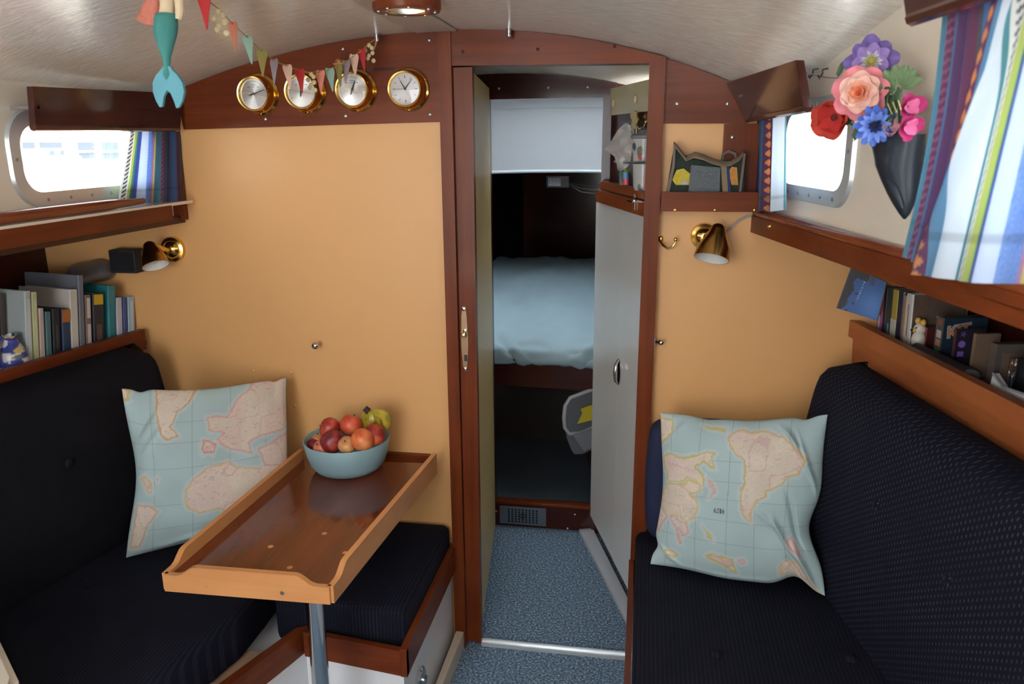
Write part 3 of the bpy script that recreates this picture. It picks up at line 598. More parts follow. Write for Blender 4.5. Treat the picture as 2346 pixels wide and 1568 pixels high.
for i in range(n1+1):
    row = []
    for j in range(n2+1):
        u, v = (i/n1)**1.7, j/n2; s = .10+u*.74; e = min(1, u/.05); e2 = min(1, (1-v)/.08)
        rnd = .04*(1-math.sqrt(max(0, 1-(1-e)**2)))+.04*(1-math.sqrt(max(0, 1-(1-e2)**2)))
        rs = .045*(1-math.sqrt(max(0, 1-((v-.86)/.14)**2)))*max(0, 1-u*5) if v > .86 else 0
        row.append(HL(s+rs-.06*(1-v), .429+v*.506, -1.325+.0*v, .015*math.sin(math.pi*v)-rnd))
    P.append(row)
mb.sheet(P); k0 = len(mb.v); m_ = n2+1
mb.sheet([[HL(.10+(i/n1)**1.7*.74-.06*(1-j/n2), .429+j/n2*.506, -1.325, -.09) for j in range(n2+1)] for i in range(n1+1)])
mb.f += [(i*m_+n2, (i+1)*m_+n2, k0+(i+1)*m_+n2, k0+i*m_+n2) for i in range(n1)]+[(i*m_, (i+1)*m_, k0+(i+1)*m_, k0+i*m_) for i in range(n1)]+[(j, j+1, k0+j+1, k0+j) for j in range(n2)]+[(n1*m_+j, n1*m_+j+1, k0+n1*m_+j+1, k0+n1*m_+j) for j in range(n2)]
bk = obj('backrest_cushion', mb, NAVYD, sm=50, label='near black navy backrest cushion along the left hand settee', cat='cushion')
button(bk, PV(158, 1062, -1.305, -AR), nL, NAVYS, .013)
# --- port bookshelf
t = thing('bookshelf', HL(.6, .90, -1.5), 'dark mahogany bookshelf above the left hand backrest', 'shelf')
mb = MB(); mb.prism([HL(.035, .906, -1.42), HL(1.6, .900, -1.42), HL(1.6, .957, -1.42), HL(.035, .965, -1.42)], -nL*.018); obj('fiddle_board', mb, wood('red_mahogany', lin(70, 27, 13), lin(112, 50, 26), 'y', rough=.35, coat=.2), t)
mb = MB(); mb.prism([HL(.01, .912, -1.44), HL(1.6, .906, -1.44), HL(1.6, .906, -1.74), HL(.01, .912, -1.74)], (0, 0, .014)); obj('shelf_board', mb, MAHD['y'], t)
# --- port window ledge
t = thing('window_ledge', (-1.25, 1.4, 1.28), 'mahogany and cream ledge running under the left hand window', 'ledge')
mb = MB(); mb.prism([(-1.236, 1.925, 1.292), (-1.236, -.9, 1.286), (-1.236, -.9, 1.326), (-1.236, 1.925, 1.330)], (-.018, 0, 0)); obj('fascia', mb, MAH['y'], t)
mb = MB(); mb.prism([(-1.238, 2.03, 1.328), (-1.238, -.9, 1.324), (-1.30, -.9, 1.324), (-1.30, 2.03, 1.328)], (0, 0, .008)); obj('ledge_board', mb, GEL, t)
mb = MB(); mb.tube([(-1.252, y, 1.346+.003*math.sin(y)) for y in np.linspace(1.83, -.9, 20)], [.007]+[.013]*19, 12); obj('rail', mb, MATS['rail_mahogany'], t)
# --- near left galley corner, cream
t = thing('galley_unit', (-1.3, .6, 0), 'cream moulded unit corner at the bottom left edge of the view', 'cabinet')
mb = MB(); mb.prism([(-1.395, 1.283, 0), (-1.172, 1.110, 0), (-1.03, 1.0, 0), (-.985, .93, 0), (-.985, .1, 0), (-1.395, .1, 0)], (0, 0, .60)); obj('body', mb, GEL, t)
mb = MB(); mb.prism([(-1.39, 1.275, .60), (-1.18, 1.105, .60), (-1.04, .993, .60), (-1.0, .93, .60), (-1.0, .1, .60), (-1.39, .1, .60)], (0, 0, .012)); obj('worktop', mb, GEL, t)
# unseen white box added behind the camera to bounce sunlight onto the ceiling
t = thing('bounce_box', (-.75, -.85, 0), 'unseen white box with a step, added behind the camera to bounce sunlight upward', 'cabinet')
mb = MB(); mb.span((-1.18, -1.19, .001), (-.32, -.50, .70), bev=.02, seg=3); obj('body', mb, WHITE, t)
mb = MB(); mb.span((-1.05, -.50, .001), (-.45, -.30, .34), bev=.015, seg=2); obj('step', mb, WHITE, t)
# --- valances
def valance(pts, n, th, label, m=None):
    t = thing('valance', np.mean(pts, 0)-UP*.05, label, 'valance')
    b = MB(); b.prism(pts, -np.asarray(n)*th); obj('board', b, m or wood('valance_mahogany', lin(52, 26, 24), lin(78, 42, 36), 'y', rough=.16, coat=.5), t)
    e = MB(); a, c = np.asarray(pts[0]), np.asarray(pts[1]); e.tube([a-np.asarray(n)*th/2, c-np.asarray(n)*th/2], th*.62, 8); obj('bottom_bead', e, MATS['valance_mahogany'] if 'valance_mahogany' in MATS else MAHD['y'], t)
    return t
q = [PX(82, 291, -1.235), PX(413, 294, -1.235), PX(417, 214, -1.235), PX(75, 198, -1.235)]; q[1][1] = min(q[1][1], 2.03); q[2][1] = min(q[2][1], 2.03)
t = valance(q, (1, 0, 0), .014, 'long dark mahogany curtain board over the left hand window')
b = MB(); p = q[3]; b.span((-1.30, p[1]+.004, 1.56), (-1.235, p[1]+.010, 1.566)); obj('bracket', b, STEEL, t)
ov = .075
ft, fb = PY(1664, 190, 2.028), PY(1706, 271, 2.028); off = math.tan(AT)*.022
q = [fb, PV(1841, 246, fb[0]-off, AT), PV(1822, 138, ft[0]-off, AT), ft]
valance([q[1], q[0], q[3], q[2]], nT, .016, 'glossy mahogany curtain board beside the right hand window')
ov = .135; q = [PV(2076, 42, X0T-ov, AT), PV(2420, -77, X0T-ov, AT), PV(2410, -182, X0T-ov, AT), PV(2060, -75, X0T-ov, AT)]
valance(q, nT, .016, 'mahogany curtain board at the top right corner over the wide curtain')
# curtain wire with two hooks between the right hand boards
t = thing('curtain_wire', PV(1868, 170, X0T-.03, AT), 'thin steel curtain wire with two hooks left of the purple flower', 'wire')
mb = MB(); mb.tube([PV(1825, 158, X0T-.05, AT), PV(1866, 172, X0T-.035, AT), PV(1900, 178, X0T-.03, AT), PV(1975, 180, X0T-.03, AT)], .0012, 6); obj('wire', mb, STEEL, t)
for qx in (1862, 1884):
    p = PV(qx, 172, X0T-.033, AT); mb = MB(); mb.tube([p+UP*.012+nT*-.01, p+UP*.010, p+UP*.002, p-UP*.006+nT*.006, p+nT*.008], .0018, 6); obj('hook', mb, BLACK, t)
# ================================================================== TABLE
zt = .615
q = [PZ(378, 1322, zt), PZ(757, 1352, zt), PZ(996, 1062, zt), PZ(692, 1052, zt)]
A_, B_, C_, D_ = q
C_ = B_+nrm(C_-B_)*np.linalg.norm(D_-A_)*1.005 if False else C_
t = thing('table', (np.mean(q, 0)[0], np.mean(q, 0)[1], 0), 'glossy mahogany drop table with pale oak fiddles on a chrome post', 'table')
mb = MB(); mb.prism([A_-UP*.022, B_-UP*.022, C_-UP*.022, D_-UP*.022], (0, 0, .022)); obj('table_top', mb, wood('table_mahogany', lin(78, 32, 17), lin(114, 52, 28), 'y', rough=.09, coat=.8), t)
def fiddle(a, b, inn, e0, e1, h=.030, base=-.030, th=.013):
    d = nrm(b-a); ln = np.linalg.norm(b-a); inn = nrm(inn)
    prof = [(0, base), (ln, base)]
    def edge(e, s):                     # height profile towards one end: low lip then ogee up to full height
        if e: return [(0, .008), (.030, .008), (.042, .012), (.052, .020), (.064, h-.002), (.072, h)]
        return [(0, h)]
    L_ = edge(e0, 1); R2 = [(ln-x, z) for x, z in edge(e1, 1)]
    prof += R2+L_[::-1]
    b_ = MB(); b_.prism([a+d*x+UP*z-inn*th*.5 for x, z in prof], inn*th)
    return b_
cen = np.mean(q, 0)
for a, b, e0, e1, nm in ((A_, B_, 1, 1, 'fiddle'), (B_, C_, 1, 0, 'fiddle'), (D_, A_, 0, 1, 'fiddle')):
    d = nrm(b-a); inn = np.array([-d[1], d[0], 0]); inn = inn if inn@(cen-a) > 0 else -inn
    obj(nm, fiddle(a, b, inn, e0, e1), PALE['x'] if a is A_ else PALE['y'], t)
mb = MB(); mb.span((D_[0]+.05, 2.030, zt-.035), (C_[0]-.03, 2.048, zt-.001)); obj('wall_batten', mb, MAH['x'], t)
mb = MB(); mb.span((D_[0]+.10, 1.97, zt-.034), (C_[0]-.06, 2.03, zt-.0225)); obj('hinge_leaf', mb, BRASS, t)
for qq in ((743, 1223), (620, 1253), (791, 1267), (664, 1301)):
    p = PZ(*qq, zt); mb = MB(); mb.lathe([(.0062, -.001), (.0062, .0004), (0, .0006)], frame(p, (1, 0, 0), (0, 1, 0), UP), 14); obj('dowel_plug', mb, PALE['x'], t)
for qq, f_ in (((470, 1328), 0), ((648, 1347), 1)):
    p = PV(*qq, 0, 0) if False else L(A_, B_, .26+.46*f_)-UP*.012; d = nrm(B_-A_); n_ = np.array([d[1], -d[0], 0]); mb = MB(); mb.lathe([(.0045, -.001), (.0045, .0005), (0, .0008)], axis_frame(p+n_*.0066, n_), 12); obj('fixing_plug', mb, PALE['z'] if not f_ else STEEL, t)
px_ = PY(722, 1400, 1.39); mb = MB(); mb.lathe([(.019, 0), (.019, zt-.022)], frame((px_[0], px_[1], 0), (1, 0, 0), (0, 1, 0), UP), 28); obj('post', mb, CHROME, t)
mb = MB(); mb.lathe([(.055, 0), (.055, .008), (.03, .014), (.022, .03)], frame((px_[0], px_[1], 0), (1, 0, 0), (0, 1, 0), UP), 28); obj('foot_flange', mb, STEEL, t)
# ================================================================== FRUIT BOWL
bc = PZ(795, 1104, zt+.0006)+np.array([-.029, .088, 0]); br_ = .1175
t = thing('fruit_bowl', bc, 'pale blue round bowl of fruit on the table', 'bowl')
prof = [(.0, .0), (.070, .0), (.088, .006), (.101, .022), (.109, .046), (br_, .088), (br_-.002, .0905), (br_-.0055, .088), (.103, .048), (.094, .024), (.078, .011), (0, .009)]
mb = MB(); mb.lathe(prof, frame(bc, (1, 0, 0), (0, 1, 0), UP), 48, capped=False); obj('shell', mb, mat('blue_bowl_glaze', lin(138, 170, 178), .45, bump=.02), t, sm=60)
def fruit_mat(name, c1, c2, c3):
    m = bpy.data.materials.new(name); m.use_nodes = True; nt = m.node_tree; b = nt.nodes['Principled BSDF']; b.inputs['Roughness'].default_value = .38
    b.inputs['Subsurface Weight'].default_value = .05
    tc = nt.nodes.new('ShaderNodeTexCoord'); n = nt.nodes.new('ShaderNodeTexNoise'); n.inputs['Scale'].default_value = 16; n.inputs['Detail'].default_value = 3; n.inputs['W' if False else 'Distortion'].default_value = .5
    nt.links.new(tc.outputs['Object'], n.inputs['Vector']); r = nt.nodes.new('ShaderNodeValToRGB'); e = r.color_ramp.elements
    e[0].position = .36; e[0].color = (*c1, 1); e[1].position = .66; e[1].color = (*c3, 1); x = e.new(.5); x.color = (*c2, 1)
    nt.links.new(n.outputs['Fac'], r.inputs[0]); nt.links.new(r.outputs[0], b.inputs['Base Color']); return m
FM = dict(dark=fruit_mat('dark_plum_skin', lin(92, 22, 34), lin(130, 34, 44), lin(168, 70, 60)), red=fruit_mat('red_nectarine_skin', lin(126, 30, 34), lin(172, 58, 46), lin(206, 110, 70)),
          orange=fruit_mat('orange_nectarine_skin', lin(190, 78, 48), lin(220, 116, 64), lin(232, 156, 96)), coral=fruit_mat('coral_nectarine_skin', lin(178, 60, 44), lin(206, 84, 56), lin(220, 120, 78)),
          pink=fruit_mat('pink_nectarine_skin', lin(180, 82, 70), lin(212, 118, 96), lin(226, 150, 120)), tan=fruit_mat('tan_peach_skin', lin(182, 112, 70), lin(206, 140, 92), lin(220, 170, 110)))
def nectarine(p, r, m, label, ax=(0, 0, 1)):
    t = thing('nectarine', p-UP*r, label, 'fruit', 'nectarines in the blue bowl')
    b = MB(); nu, nv = 22, 14; b.ball((0, 0, 0), r, None, nu, nv); vs = []
    for v in b.v:
        a = math.atan2(v[1], v[0]); rr = math.hypot(v[0], v[1])/r; dip = 1-.10*math.exp(-((a/.22)**2))*rr**.5; top = max(0, v[2]/r); k = 1-.16*top**8
        vs.append((v[0]*dip, v[1]*dip, v[2]*k*.97))
    b.v = vs; xform(b, axis_frame(p, ax)); obj('flesh', b, m, t, sm=80)
    s = MB(); a = nrm(ax); s.tube([p+a*r*.80, p+a*r*.90, p+a*r*.97+np.array([.001, 0, 0])], [.0022, .0017, .002], 6); obj('stalk', s, mat('fruit_stalk', lin(96, 74, 44), .8), t)
zr = bc[2]+.09
for (qx, qy), yy, r, m, lb, ax in (
    ((761, 1012), 1.790, .0315, 'dark', 'dark purple nectarine at the front left of the bowl', (-.5, -.3, .8)),
    ((755, 982), 1.835, .0290, 'red', 'red nectarine resting on the dark purple one at upper left', (-.7, -.3, .3)),
    ((804, 974), 1.855, .0300, 'coral', 'coral red nectarine topmost in the middle of the bowl', (.3, .3, .9)),
    ((831, 1008), 1.785, .0305, 'orange', 'bright orange nectarine at the front right of the bowl', (.2, .7, .5)),
    ((857, 997), 1.820, .0300, 'red', 'red nectarine against the right rim under the bananas', (.7, -.2, .6)),
    ((737, 1027), 1.785, .0225, 'pink', 'small pink nectarine low at the left rim of the bowl', (-.3, -.5, .6)),
    ((795, 1020), 1.775, .0235, 'tan', 'tan peach low between the purple and orange nectarines', (0, -.6, .7)),
    ((719, 1020), 1.835, .0200, 'dark', 'small dark plum at the left rim of the bowl', (0, 0, 1)),
    ((729, 1007), 1.850, .0170, 'tan', 'small yellowish fruit just inside the left rim of the bowl', (0, 0, 1))):
    nectarine(PY(qx, qy, yy+bc[1]-1.848), r*1.035, FM[m], lb, ax)
t = thing('banana_bunch', PY(858, 985, 1.95), 'bunch of greenish yellow bananas with a dark stub at the top of the bowl', 'fruit')
YB = fruit_mat('banana_skin', lin(122, 122, 40), lin(186, 164, 56), lin(206, 180, 66))
top = PY(846, 945, 1.935)
ends = [((868, 948), (884, 958), (884, 985)), ((858, 952), (866, 966), (872, 996)), ((838, 956), (835, 972), (842, 990)), ((852, 955), (852, 972), (856, 1000))]
for k, qs in enumerate(ends):
    pts = [top]+[PY(*qq, 1.94+.012*(k % 3-1)) for qq in qs]; pts = [np.array(p) for p in pts]
    P3 = []
    for i in range(13):                 # smooth through the control points
        s = i/12*3; j = min(2, int(s)); f = s-j; p0, p1, p2, p3 = pts[max(j-1, 0)], pts[j], pts[j+1], pts[min(j+2, 3)]
        P3.append(.5*((2*p1)+(-p0+p2)*f+(2*p0-5*p1+4*p2-p3)*f*f+(-p0+3*p1-3*p2+p3)*f**3))
    b = MB(); b.tube(P3, [.006, .008, .010, .012, .0135, .0145, .015, .015, .0145, .013, .011, .008, .004], 7); obj('banana', b, YB, t, sm=30)
b = MB(); b.tube([top+np.array([-.012, 0, .012]), top+np.array([-.004, 0, .004]), top+np.array([.006, 0, -.006])], [.008, .0095, .009], 8); obj('stub', b, mat('dark_banana_stub', lin(58, 40, 34), .8), t)
# ================================================================== MAP PILLOWS
def lininterp(a, b, t): return a+(b-a)*t[..., None]
def inpoly(U, V, poly):
    ins = np.zeros(U.shape, bool); d = np.full(U.shape, 9.0); n = len(poly)
    for i in range(n):
        x1, y1 = poly[i]; x2, y2 = poly[(i+1) % n]
        c = ((y1 > V) != (y2 > V)) & (U < (x2-x1)*(V-y1)/((y2-y1)+1e-12)+x1); ins ^= c
        ex, ey = x2-x1, y2-y1; tt = np.clip(((U-x1)*ex+(V-y1)*ey)/(ex*ex+ey*ey+1e-12), 0, 1); d = np.minimum(d, np.hypot(U-x1-tt*ex, V-y1-tt*ey))
    return ins, d
def vnoise(U, V, s, seed):
    g = np.random.default_rng(seed).random((64, 64)); x, y = U*s, V*s; i, j = np.floor(x).astype(int), np.floor(y).astype(int); fx, fy = x-i, y-j; fx, fy = fx*fx*(3-2*fx), fy*fy*(3-2*fy)
    f = lambda a, b: g[a % 64, b % 64]
    return (f(i, j)*(1-fx)+f(i+1, j)*fx)*(1-fy)+(f(i, j+1)*(1-fx)+f(i+1, j+1)*fx)*fy
LET = {'A': '01010111110', 'S': 0}
GL = {'A': ['010', '101', '111', '101', '101'], 'S': ['011', '100', '010', '001', '110'], 'I': ['1', '1', '1', '1', '1'], 'F': ['111', '100', '110', '100', '100'], 'R': ['110', '101', '110', '101', '101'], 'C': ['011', '100', '100', '100', '011']}
def map_cols(U, V, shapes, lines_u, lines_v, words, seed):
    C = np.empty(U.shape+(3,)); sea, land = s2l((172, 194, 196)), s2l((216, 202, 186)); wob = .012
    Uw = U+wob*(vnoise(U, V, 34, seed)-.5)+.006*(vnoise(U, V, 60, seed+9)-.5); Vw = V+wob*(vnoise(U, V, 34, seed+1)-.5)+.006*(vnoise(U, V, 60, seed+8)-.5)
    C[:] = sea*(.93+.14*vnoise(U, V, 7, seed+2))[..., None]
    for a in lines_u: C[np.abs(U-a-.02*(V-.5)*(a-.4)) < .0022] *= .72
    for a in lines_v: C[np.abs(V-a) < .0022] *= .78
    for poly, bc_ in shapes:
        ins, d = inpoly(Uw, Vw, poly)
        C[(~ins) & (d < .018)] = C[(~ins) & (d < .018)]*.78+s2l((226, 216, 210))*.22
        n = vnoise(U, V, 12, seed+3); C[ins] = (land*(.92+.14*n)[..., None])[ins]
        pk = ins & (vnoise(U, V, 9, seed+4) > .60); C[pk] = C[pk]*.72+s2l((220, 184, 186))*.28
        br2 = ins & (np.abs(vnoise(Uw, Vw, 8, seed+5)-.5) < .022); C[br2] = C[br2]*.55+s2l((204, 150, 164))*.45
        tx = ins & (vnoise(U*1.0, V*2.0, 61, seed+6) > .80) & (vnoise(U, V, 20, seed+7) > .35); C[tx] *= .84
        C[ins] *= (.94+.12*np.random.default_rng(seed).random(U.shape)[ins])[:, None]
        e = ins & (d < .011); C[e] = s2l(bc_)*.75+C[e]*.25
    for w_, u0, v0, s in words:
        x = u0
        for ch in w_:
            g = GL[ch]
            for r, row in enumerate(g):
                for c, b in enumerate(row):
                    if b == '1': C[(U >= x+c*s) & (U < x+(c+1)*s) & (V <= v0-r*s*1.15) & (V > v0-(r+1)*s*1.15)] = s2l((70, 78, 84))
            x += (len(g[0])+1)*s
    return C
def pillow(name, cor, nout, mapper, label, th=.075, N=230, pinch=.035, tips=None, seed=3, folds=(), notch=()):
    """cor = bl, br, tr, tl corners; nout = outward normal of the front"""
    bl_, br2, tr_, tl_ = [np.asarray(c, float) for c in cor]; nout = nrm(nout)
    g = np.linspace(0, 1, N); U, V = np.meshgrid(g, g, indexing='ij')
    a, b = 2*U-1, 2*V-1
    pu = U+.0; ea = pinch*(1-b**2)*0
    Uu = .5+.5*a*(1-pinch*(1-np.abs(b)**2.0)*np.abs(a)**3*1.0); Vv = .5+.5*b*(1-pinch*(1-np.abs(a)**2.0)*np.abs(b)**3)
    Ps = ((1-Uu)*(1-Vv))[..., None]*bl_+(Uu*(1-Vv))[..., None]*br2+(Uu*Vv)[..., None]*tr_+((1-Uu)*Vv)[..., None]*tl_
    for ed, pos, wd2, am in notch:      # dents and bulges along one edge, fading into the pillow
        x_, y_ = (U, V) if ed in 'bt' else (V, U); dist = y_ if ed in 'bl' else 1-y_
        k_ = am*np.exp(-((x_-pos)/wd2)**2)*np.exp(-(dist/.16)**1.5); dr = nrm(tl_-bl_) if ed in 'bt' else nrm(br2-bl_)
        Ps = Ps+(k_*(1 if ed in 'bl' else -1))[..., None]*dr
    prof = (np.clip(1-np.abs(a)**2.6, 0, 1)**.62)*(np.clip(1-np.abs(b)**2.6, 0, 1)**.62)
    wr = np.zeros_like(U)
    for (u0, v0, ang, ln, wd_, amp) in folds:
        du, dv = U-u0, V-v0; s_ = du*math.cos(ang)+dv*math.sin(ang); t_ = -du*math.sin(ang)+dv*math.cos(ang)
        wr += amp*np.exp(-(t_/wd_)**2)*np.exp(-(s_/ln)**4)
    wr += .0035*(vnoise(U, V, 5, seed)-.5)+.0015*(vnoise(U, V, 14, seed+1)-.5)*(1-prof)*2
    wr *= np.clip(1-np.maximum(np.abs(a), np.abs(b))**12, 0, 1)
    F_ = Ps+nout*(prof*th*.62+wr+.003)[..., None]; Nb = 40; gb = np.linspace(0, 1, N)
    Bk = Ps-nout*(prof*th*.38+.0)[..., None]
    mb = MB(); mb.sheet(F_); k0 = len(mb.v); mb.sheet(Bk[:, :]); m_ = N
    mb.f += [(i*m_, (i+1)*m_, k0+(i+1)*m_, k0+i*m_) for i in range(N-1)]+[(i*m_+N-1, (i+1)*m_+N-1, k0+(i+1)*m_+N-1, k0+i*m_+N-1) for i in range(N-1)]
    mb.f += [(j, j+1, k0+j+1, k0+j) for j in range(N-1)]+[((N-1)*m_+j, (N-1)*m_+j+1, k0+(N-1)*m_+j+1, k0+(N-1)*m_+j) for j in range(N-1)]
    C = mapper(U, V).reshape(-1, 3); cols = np.vstack([C, C])
    return obj(name, mb, vcol('printed_cotton', .85, bump=.15, bscale=700), cols=cols, sm=75, label=label, cat='pillow', group='map print pillows')
def uvR(pts): return [((x-205-35*(1-(y-90)/1200)-0)/1250, 1-(y-95)/1220) for x, y in pts]
YE, PK, OR = (188, 178, 84), (206, 156, 156), (206, 176, 120)
shR = [(uvR(p), c) for p, c in (
 ([(245, 500), (240, 430), (320, 390), (430, 410), (560, 385), (640, 345), (720, 360), (680, 390), (710, 480), (650, 460), (620, 430), (560, 480), (620, 520), (630, 600), (590, 620), (560, 580), (480, 560), (470, 600), (300, 610), (280, 540)], YE),
 ([(215, 760), (300, 620), (470, 605), (490, 570), (600, 590), (600, 650), (520, 690), (560, 700), (590, 780), (560, 860), (500, 890), (400, 850), (330, 870), (240, 830)], (206, 182, 104)),
 ([(330, 870), (400, 855), (440, 900), (500, 890), (520, 980), (470, 1010), (430, 960), (460, 1080), (430, 1080), (400, 960)], PK),
 ([(190, 800), (250, 840), (320, 880), (290, 940), (250, 980), (245, 1040), (195, 960)], PK), ([(640, 540), (700, 580), (720, 650), (660, 700), (690, 640)], PK),
 ([(790, 260), (800, 210), (850, 170), (900, 160), (960, 180), (1080, 170), (1180, 220), (1280, 290), (1370, 380), (1340, 420), (1310, 490), (1220, 510), (1180, 560), (1110, 600), (1070, 610), (1080, 640), (1010, 680), (980, 740), (970, 790), (975, 835), (930, 810), (895, 750), (890, 620), (920, 560), (915, 400), (860, 370), (820, 320)], (200, 172, 110)),
 ([(235, 120), (350, 130), (355, 230), (310, 290), (225, 350)], YE), ([(590, 140), (680, 150), (780, 165), (770, 190), (660, 175)], YE),
 ([(620, 900), (650, 930), (700, 990), (700, 1010), (660, 980)], YE), ([(640, 1130), (700, 1100), (840, 1120), (850, 1180), (870, 1230), (790, 1200), (720, 1160), (650, 1150)], YE),
 ([(290, 1150), (360, 1140), (430, 1180), (380, 1210), (300, 1190)], YE), ([(1150, 1160), (1200, 1110), (1290, 1110), (1320, 1200), (1400, 1290), (1455, 1330), (1300, 1330), (1230, 1250), (1160, 1230)], OR),
 ([(1230, 940), (1280, 910), (1320, 980), (1330, 1060), (1240, 990)], PK), ([(880, 1120), (920, 1110), (930, 1140), (900, 1150)], PK))]
mapR = lambda U, V: map_cols(U, V, shR, [.09, .28, .465, .62, .80], [.74, .615, .51, .385, .25], [('ASIA', .385, .455, .0048)], 11)
rb = [PZ(1490, 1292, .447), PZ(1890, 1366, .455), PY(1897, 950, 1.80), PY(1513, 946, 1.90)]
pillow('map_pillow', rb, np.cross(rb[1]-rb[0], rb[3]-rb[0]), mapR, 'bright map print pillow leaning on the right hand backrest', folds=(
    (.86, .80, -1.05, .16, .014, .011), (.93, .70, -1.2, .2, .012, .010), (.80, .90, -.8, .1, .012, .007), (.86, .42, -1.2, .16, .018, -.012), (.80, .30, -1.05, .16, .016, .010), (.90, .14, -1.25, .14, .02, .014), (.84, .10, -1.2, .1, .012, -.010), (.13, .90, .9, .08, .02, .006), (.10, .10, -.6, .1, .015, .006), (.45, .03, 0, .3, .02, .006), (.72, .40, -.6, .12, .02, .006)), th=.10, notch=(('b', .84, .09, .030), ('b', .45, .18, -.008), ('r', .36, .16, .030), ('r', .75, .2, .004), ('l', .5, .3, .012), ('l', .13, .05, .010), ('t', .55, .25, .010), ('t', .88, .05, .008), ('t', .30, .08, .006)))
def uvL(pts): return [((x-105-(y-190)*.03)/1290, 1-(y-(195-.08*(x-100)))/(1300-.16*(x-100))) for x, y in pts]
shL = [(uvL(p), c) for p, c in (
 ([(345, 160), (660, 130), (600, 240), (520, 310), (470, 420), (540, 480), (430, 520), (380, 480), (350, 350)], (196, 150, 100)),
 ([(900, 330), (960, 230), (1010, 180), (1140, 90), (1380, 80), (1385, 450), (1180, 470), (1080, 520), (1110, 600), (900, 560), (820, 500), (880, 450), (760, 440), (740, 340), (830, 320)], PK),
 ([(700, 560), (720, 500), (820, 520), (800, 600), (720, 600)], (206, 130, 120)),
 ([(590, 860), (650, 780), (760, 690), (920, 650), (1000, 690), (1160, 700), (1250, 640), (1420, 660), (1420, 820), (1200, 940), (1100, 1000), (980, 1070), (850, 1000), (700, 1050), (600, 1000), (580, 950)], OR),
 ([(1150, 560), (1400, 470), (1420, 700), (1210, 690)], PK), ([(180, 840), (240, 800), (300, 840), (320, 920), (270, 930), (230, 880)], OR), ([(340, 800), (375, 800), (365, 830)], PK),
 ([(170, 1050), (300, 1020), (380, 1050), (300, 1180), (250, 1380), (165, 1400)], (200, 160, 130)), ([(100, 180), (170, 190), (150, 260), (100, 300)], YE))]
mapL = lambda U, V: map_cols(U, V, shL, [.16, .40, .63, .85], [.82, .70, .55, .33, .18], [], 23)
lb_ = [PZ(288, 1278, .434), PZ(664, 1215, .442), PY(655, 866, 1.985), PX(278, 890, -1.262)]
pillow('map_pillow', lb_, np.cross(lb_[1]-lb_[0], lb_[3]-lb_[0]), mapL, 'shaded map print pillow in the left corner behind the table', th=.085, seed=8, folds=((.10, .80, .9, .12, .02, .008), (.14, .70, .8, .14, .02, -.006), (.45, .08, .15, .35, .03, .008), (.6, .16, .3, .2, .03, -.006)), notch=(('l', .5, .3, .022), ('t', .45, .3, .010), ('t', .10, .04, .008), ('t', .92, .03, .006), ('r', .55, .3, -.006), ('b', .5, .3, .012)))
# ================================================================== CURTAINS
STR = [(3, (222, 150, 84), 'w'), (2, (92, 156, 196), 0), (4.5, (218, 228, 238), 0), (.8, (70, 150, 165), 0), (3, (226, 228, 226), 'd'), (3, (192, 206, 124), 0), (1, (86, 166, 170), 0), (1, (88, 106, 190), 0), (3, (206, 220, 240), 0), (4, (112, 156, 218), 's'), (.7, (196, 140, 180), 0), (.8, (210, 204, 130), 0), (2, (78, 150, 176), 0), (2.2, (124, 66, 112), 'm'), (2, (70, 128, 172), 0), (1, (108, 66, 120), 0), (3, (70, 106, 168), 0), (1, (122, 60, 104), 0), (2, (96, 104, 112), 0), (1, (110, 60, 112), 0), (3, (70, 122, 184), 0), (1, (60, 144, 152), 0)]
_tot = sum(s[0] for s in STR)
def stripe_cols(U, Vm, ncols_u):       # U in stripe units, Vm in metres down the cloth
    u = np.mod(U, _tot); C = np.zeros(U.shape+(3,)); e = 0
    for w_, c, k in STR:
        m = (u >= e) & (u < e+w_); x = (u-e)/w_; c_ = np.broadcast_to(s2l(c), C.shape).copy()
        if k == 'w':
            p = np.sin(Vm*2*math.pi/.021)+1.1*np.cos((x-.5)*math.pi*2.2)-.35; c_[p < 0] = s2l((112, 62, 110))
            c_[(x < .08) | (x > .92)] = s2l((112, 62, 110))
        elif k == 'd':
            p = (np.mod(Vm/.011+x*1.2, 1) < .45) & (np.abs(x-.5) < .28); c_[p] = s2l((70, 76, 92))
        elif k == 's':
            p = np.mod(Vm/.008+2*np.sin(x*9)+x*3, 1) < .38; c_[p] = s2l((150, 184, 234))
        elif k == 'm':
            p = np.mod(Vm/.012+x*1.6, 1) < .4; c_[p] = s2l((166, 96, 140))
        C[m] = c_[m]; e += w_
    return C
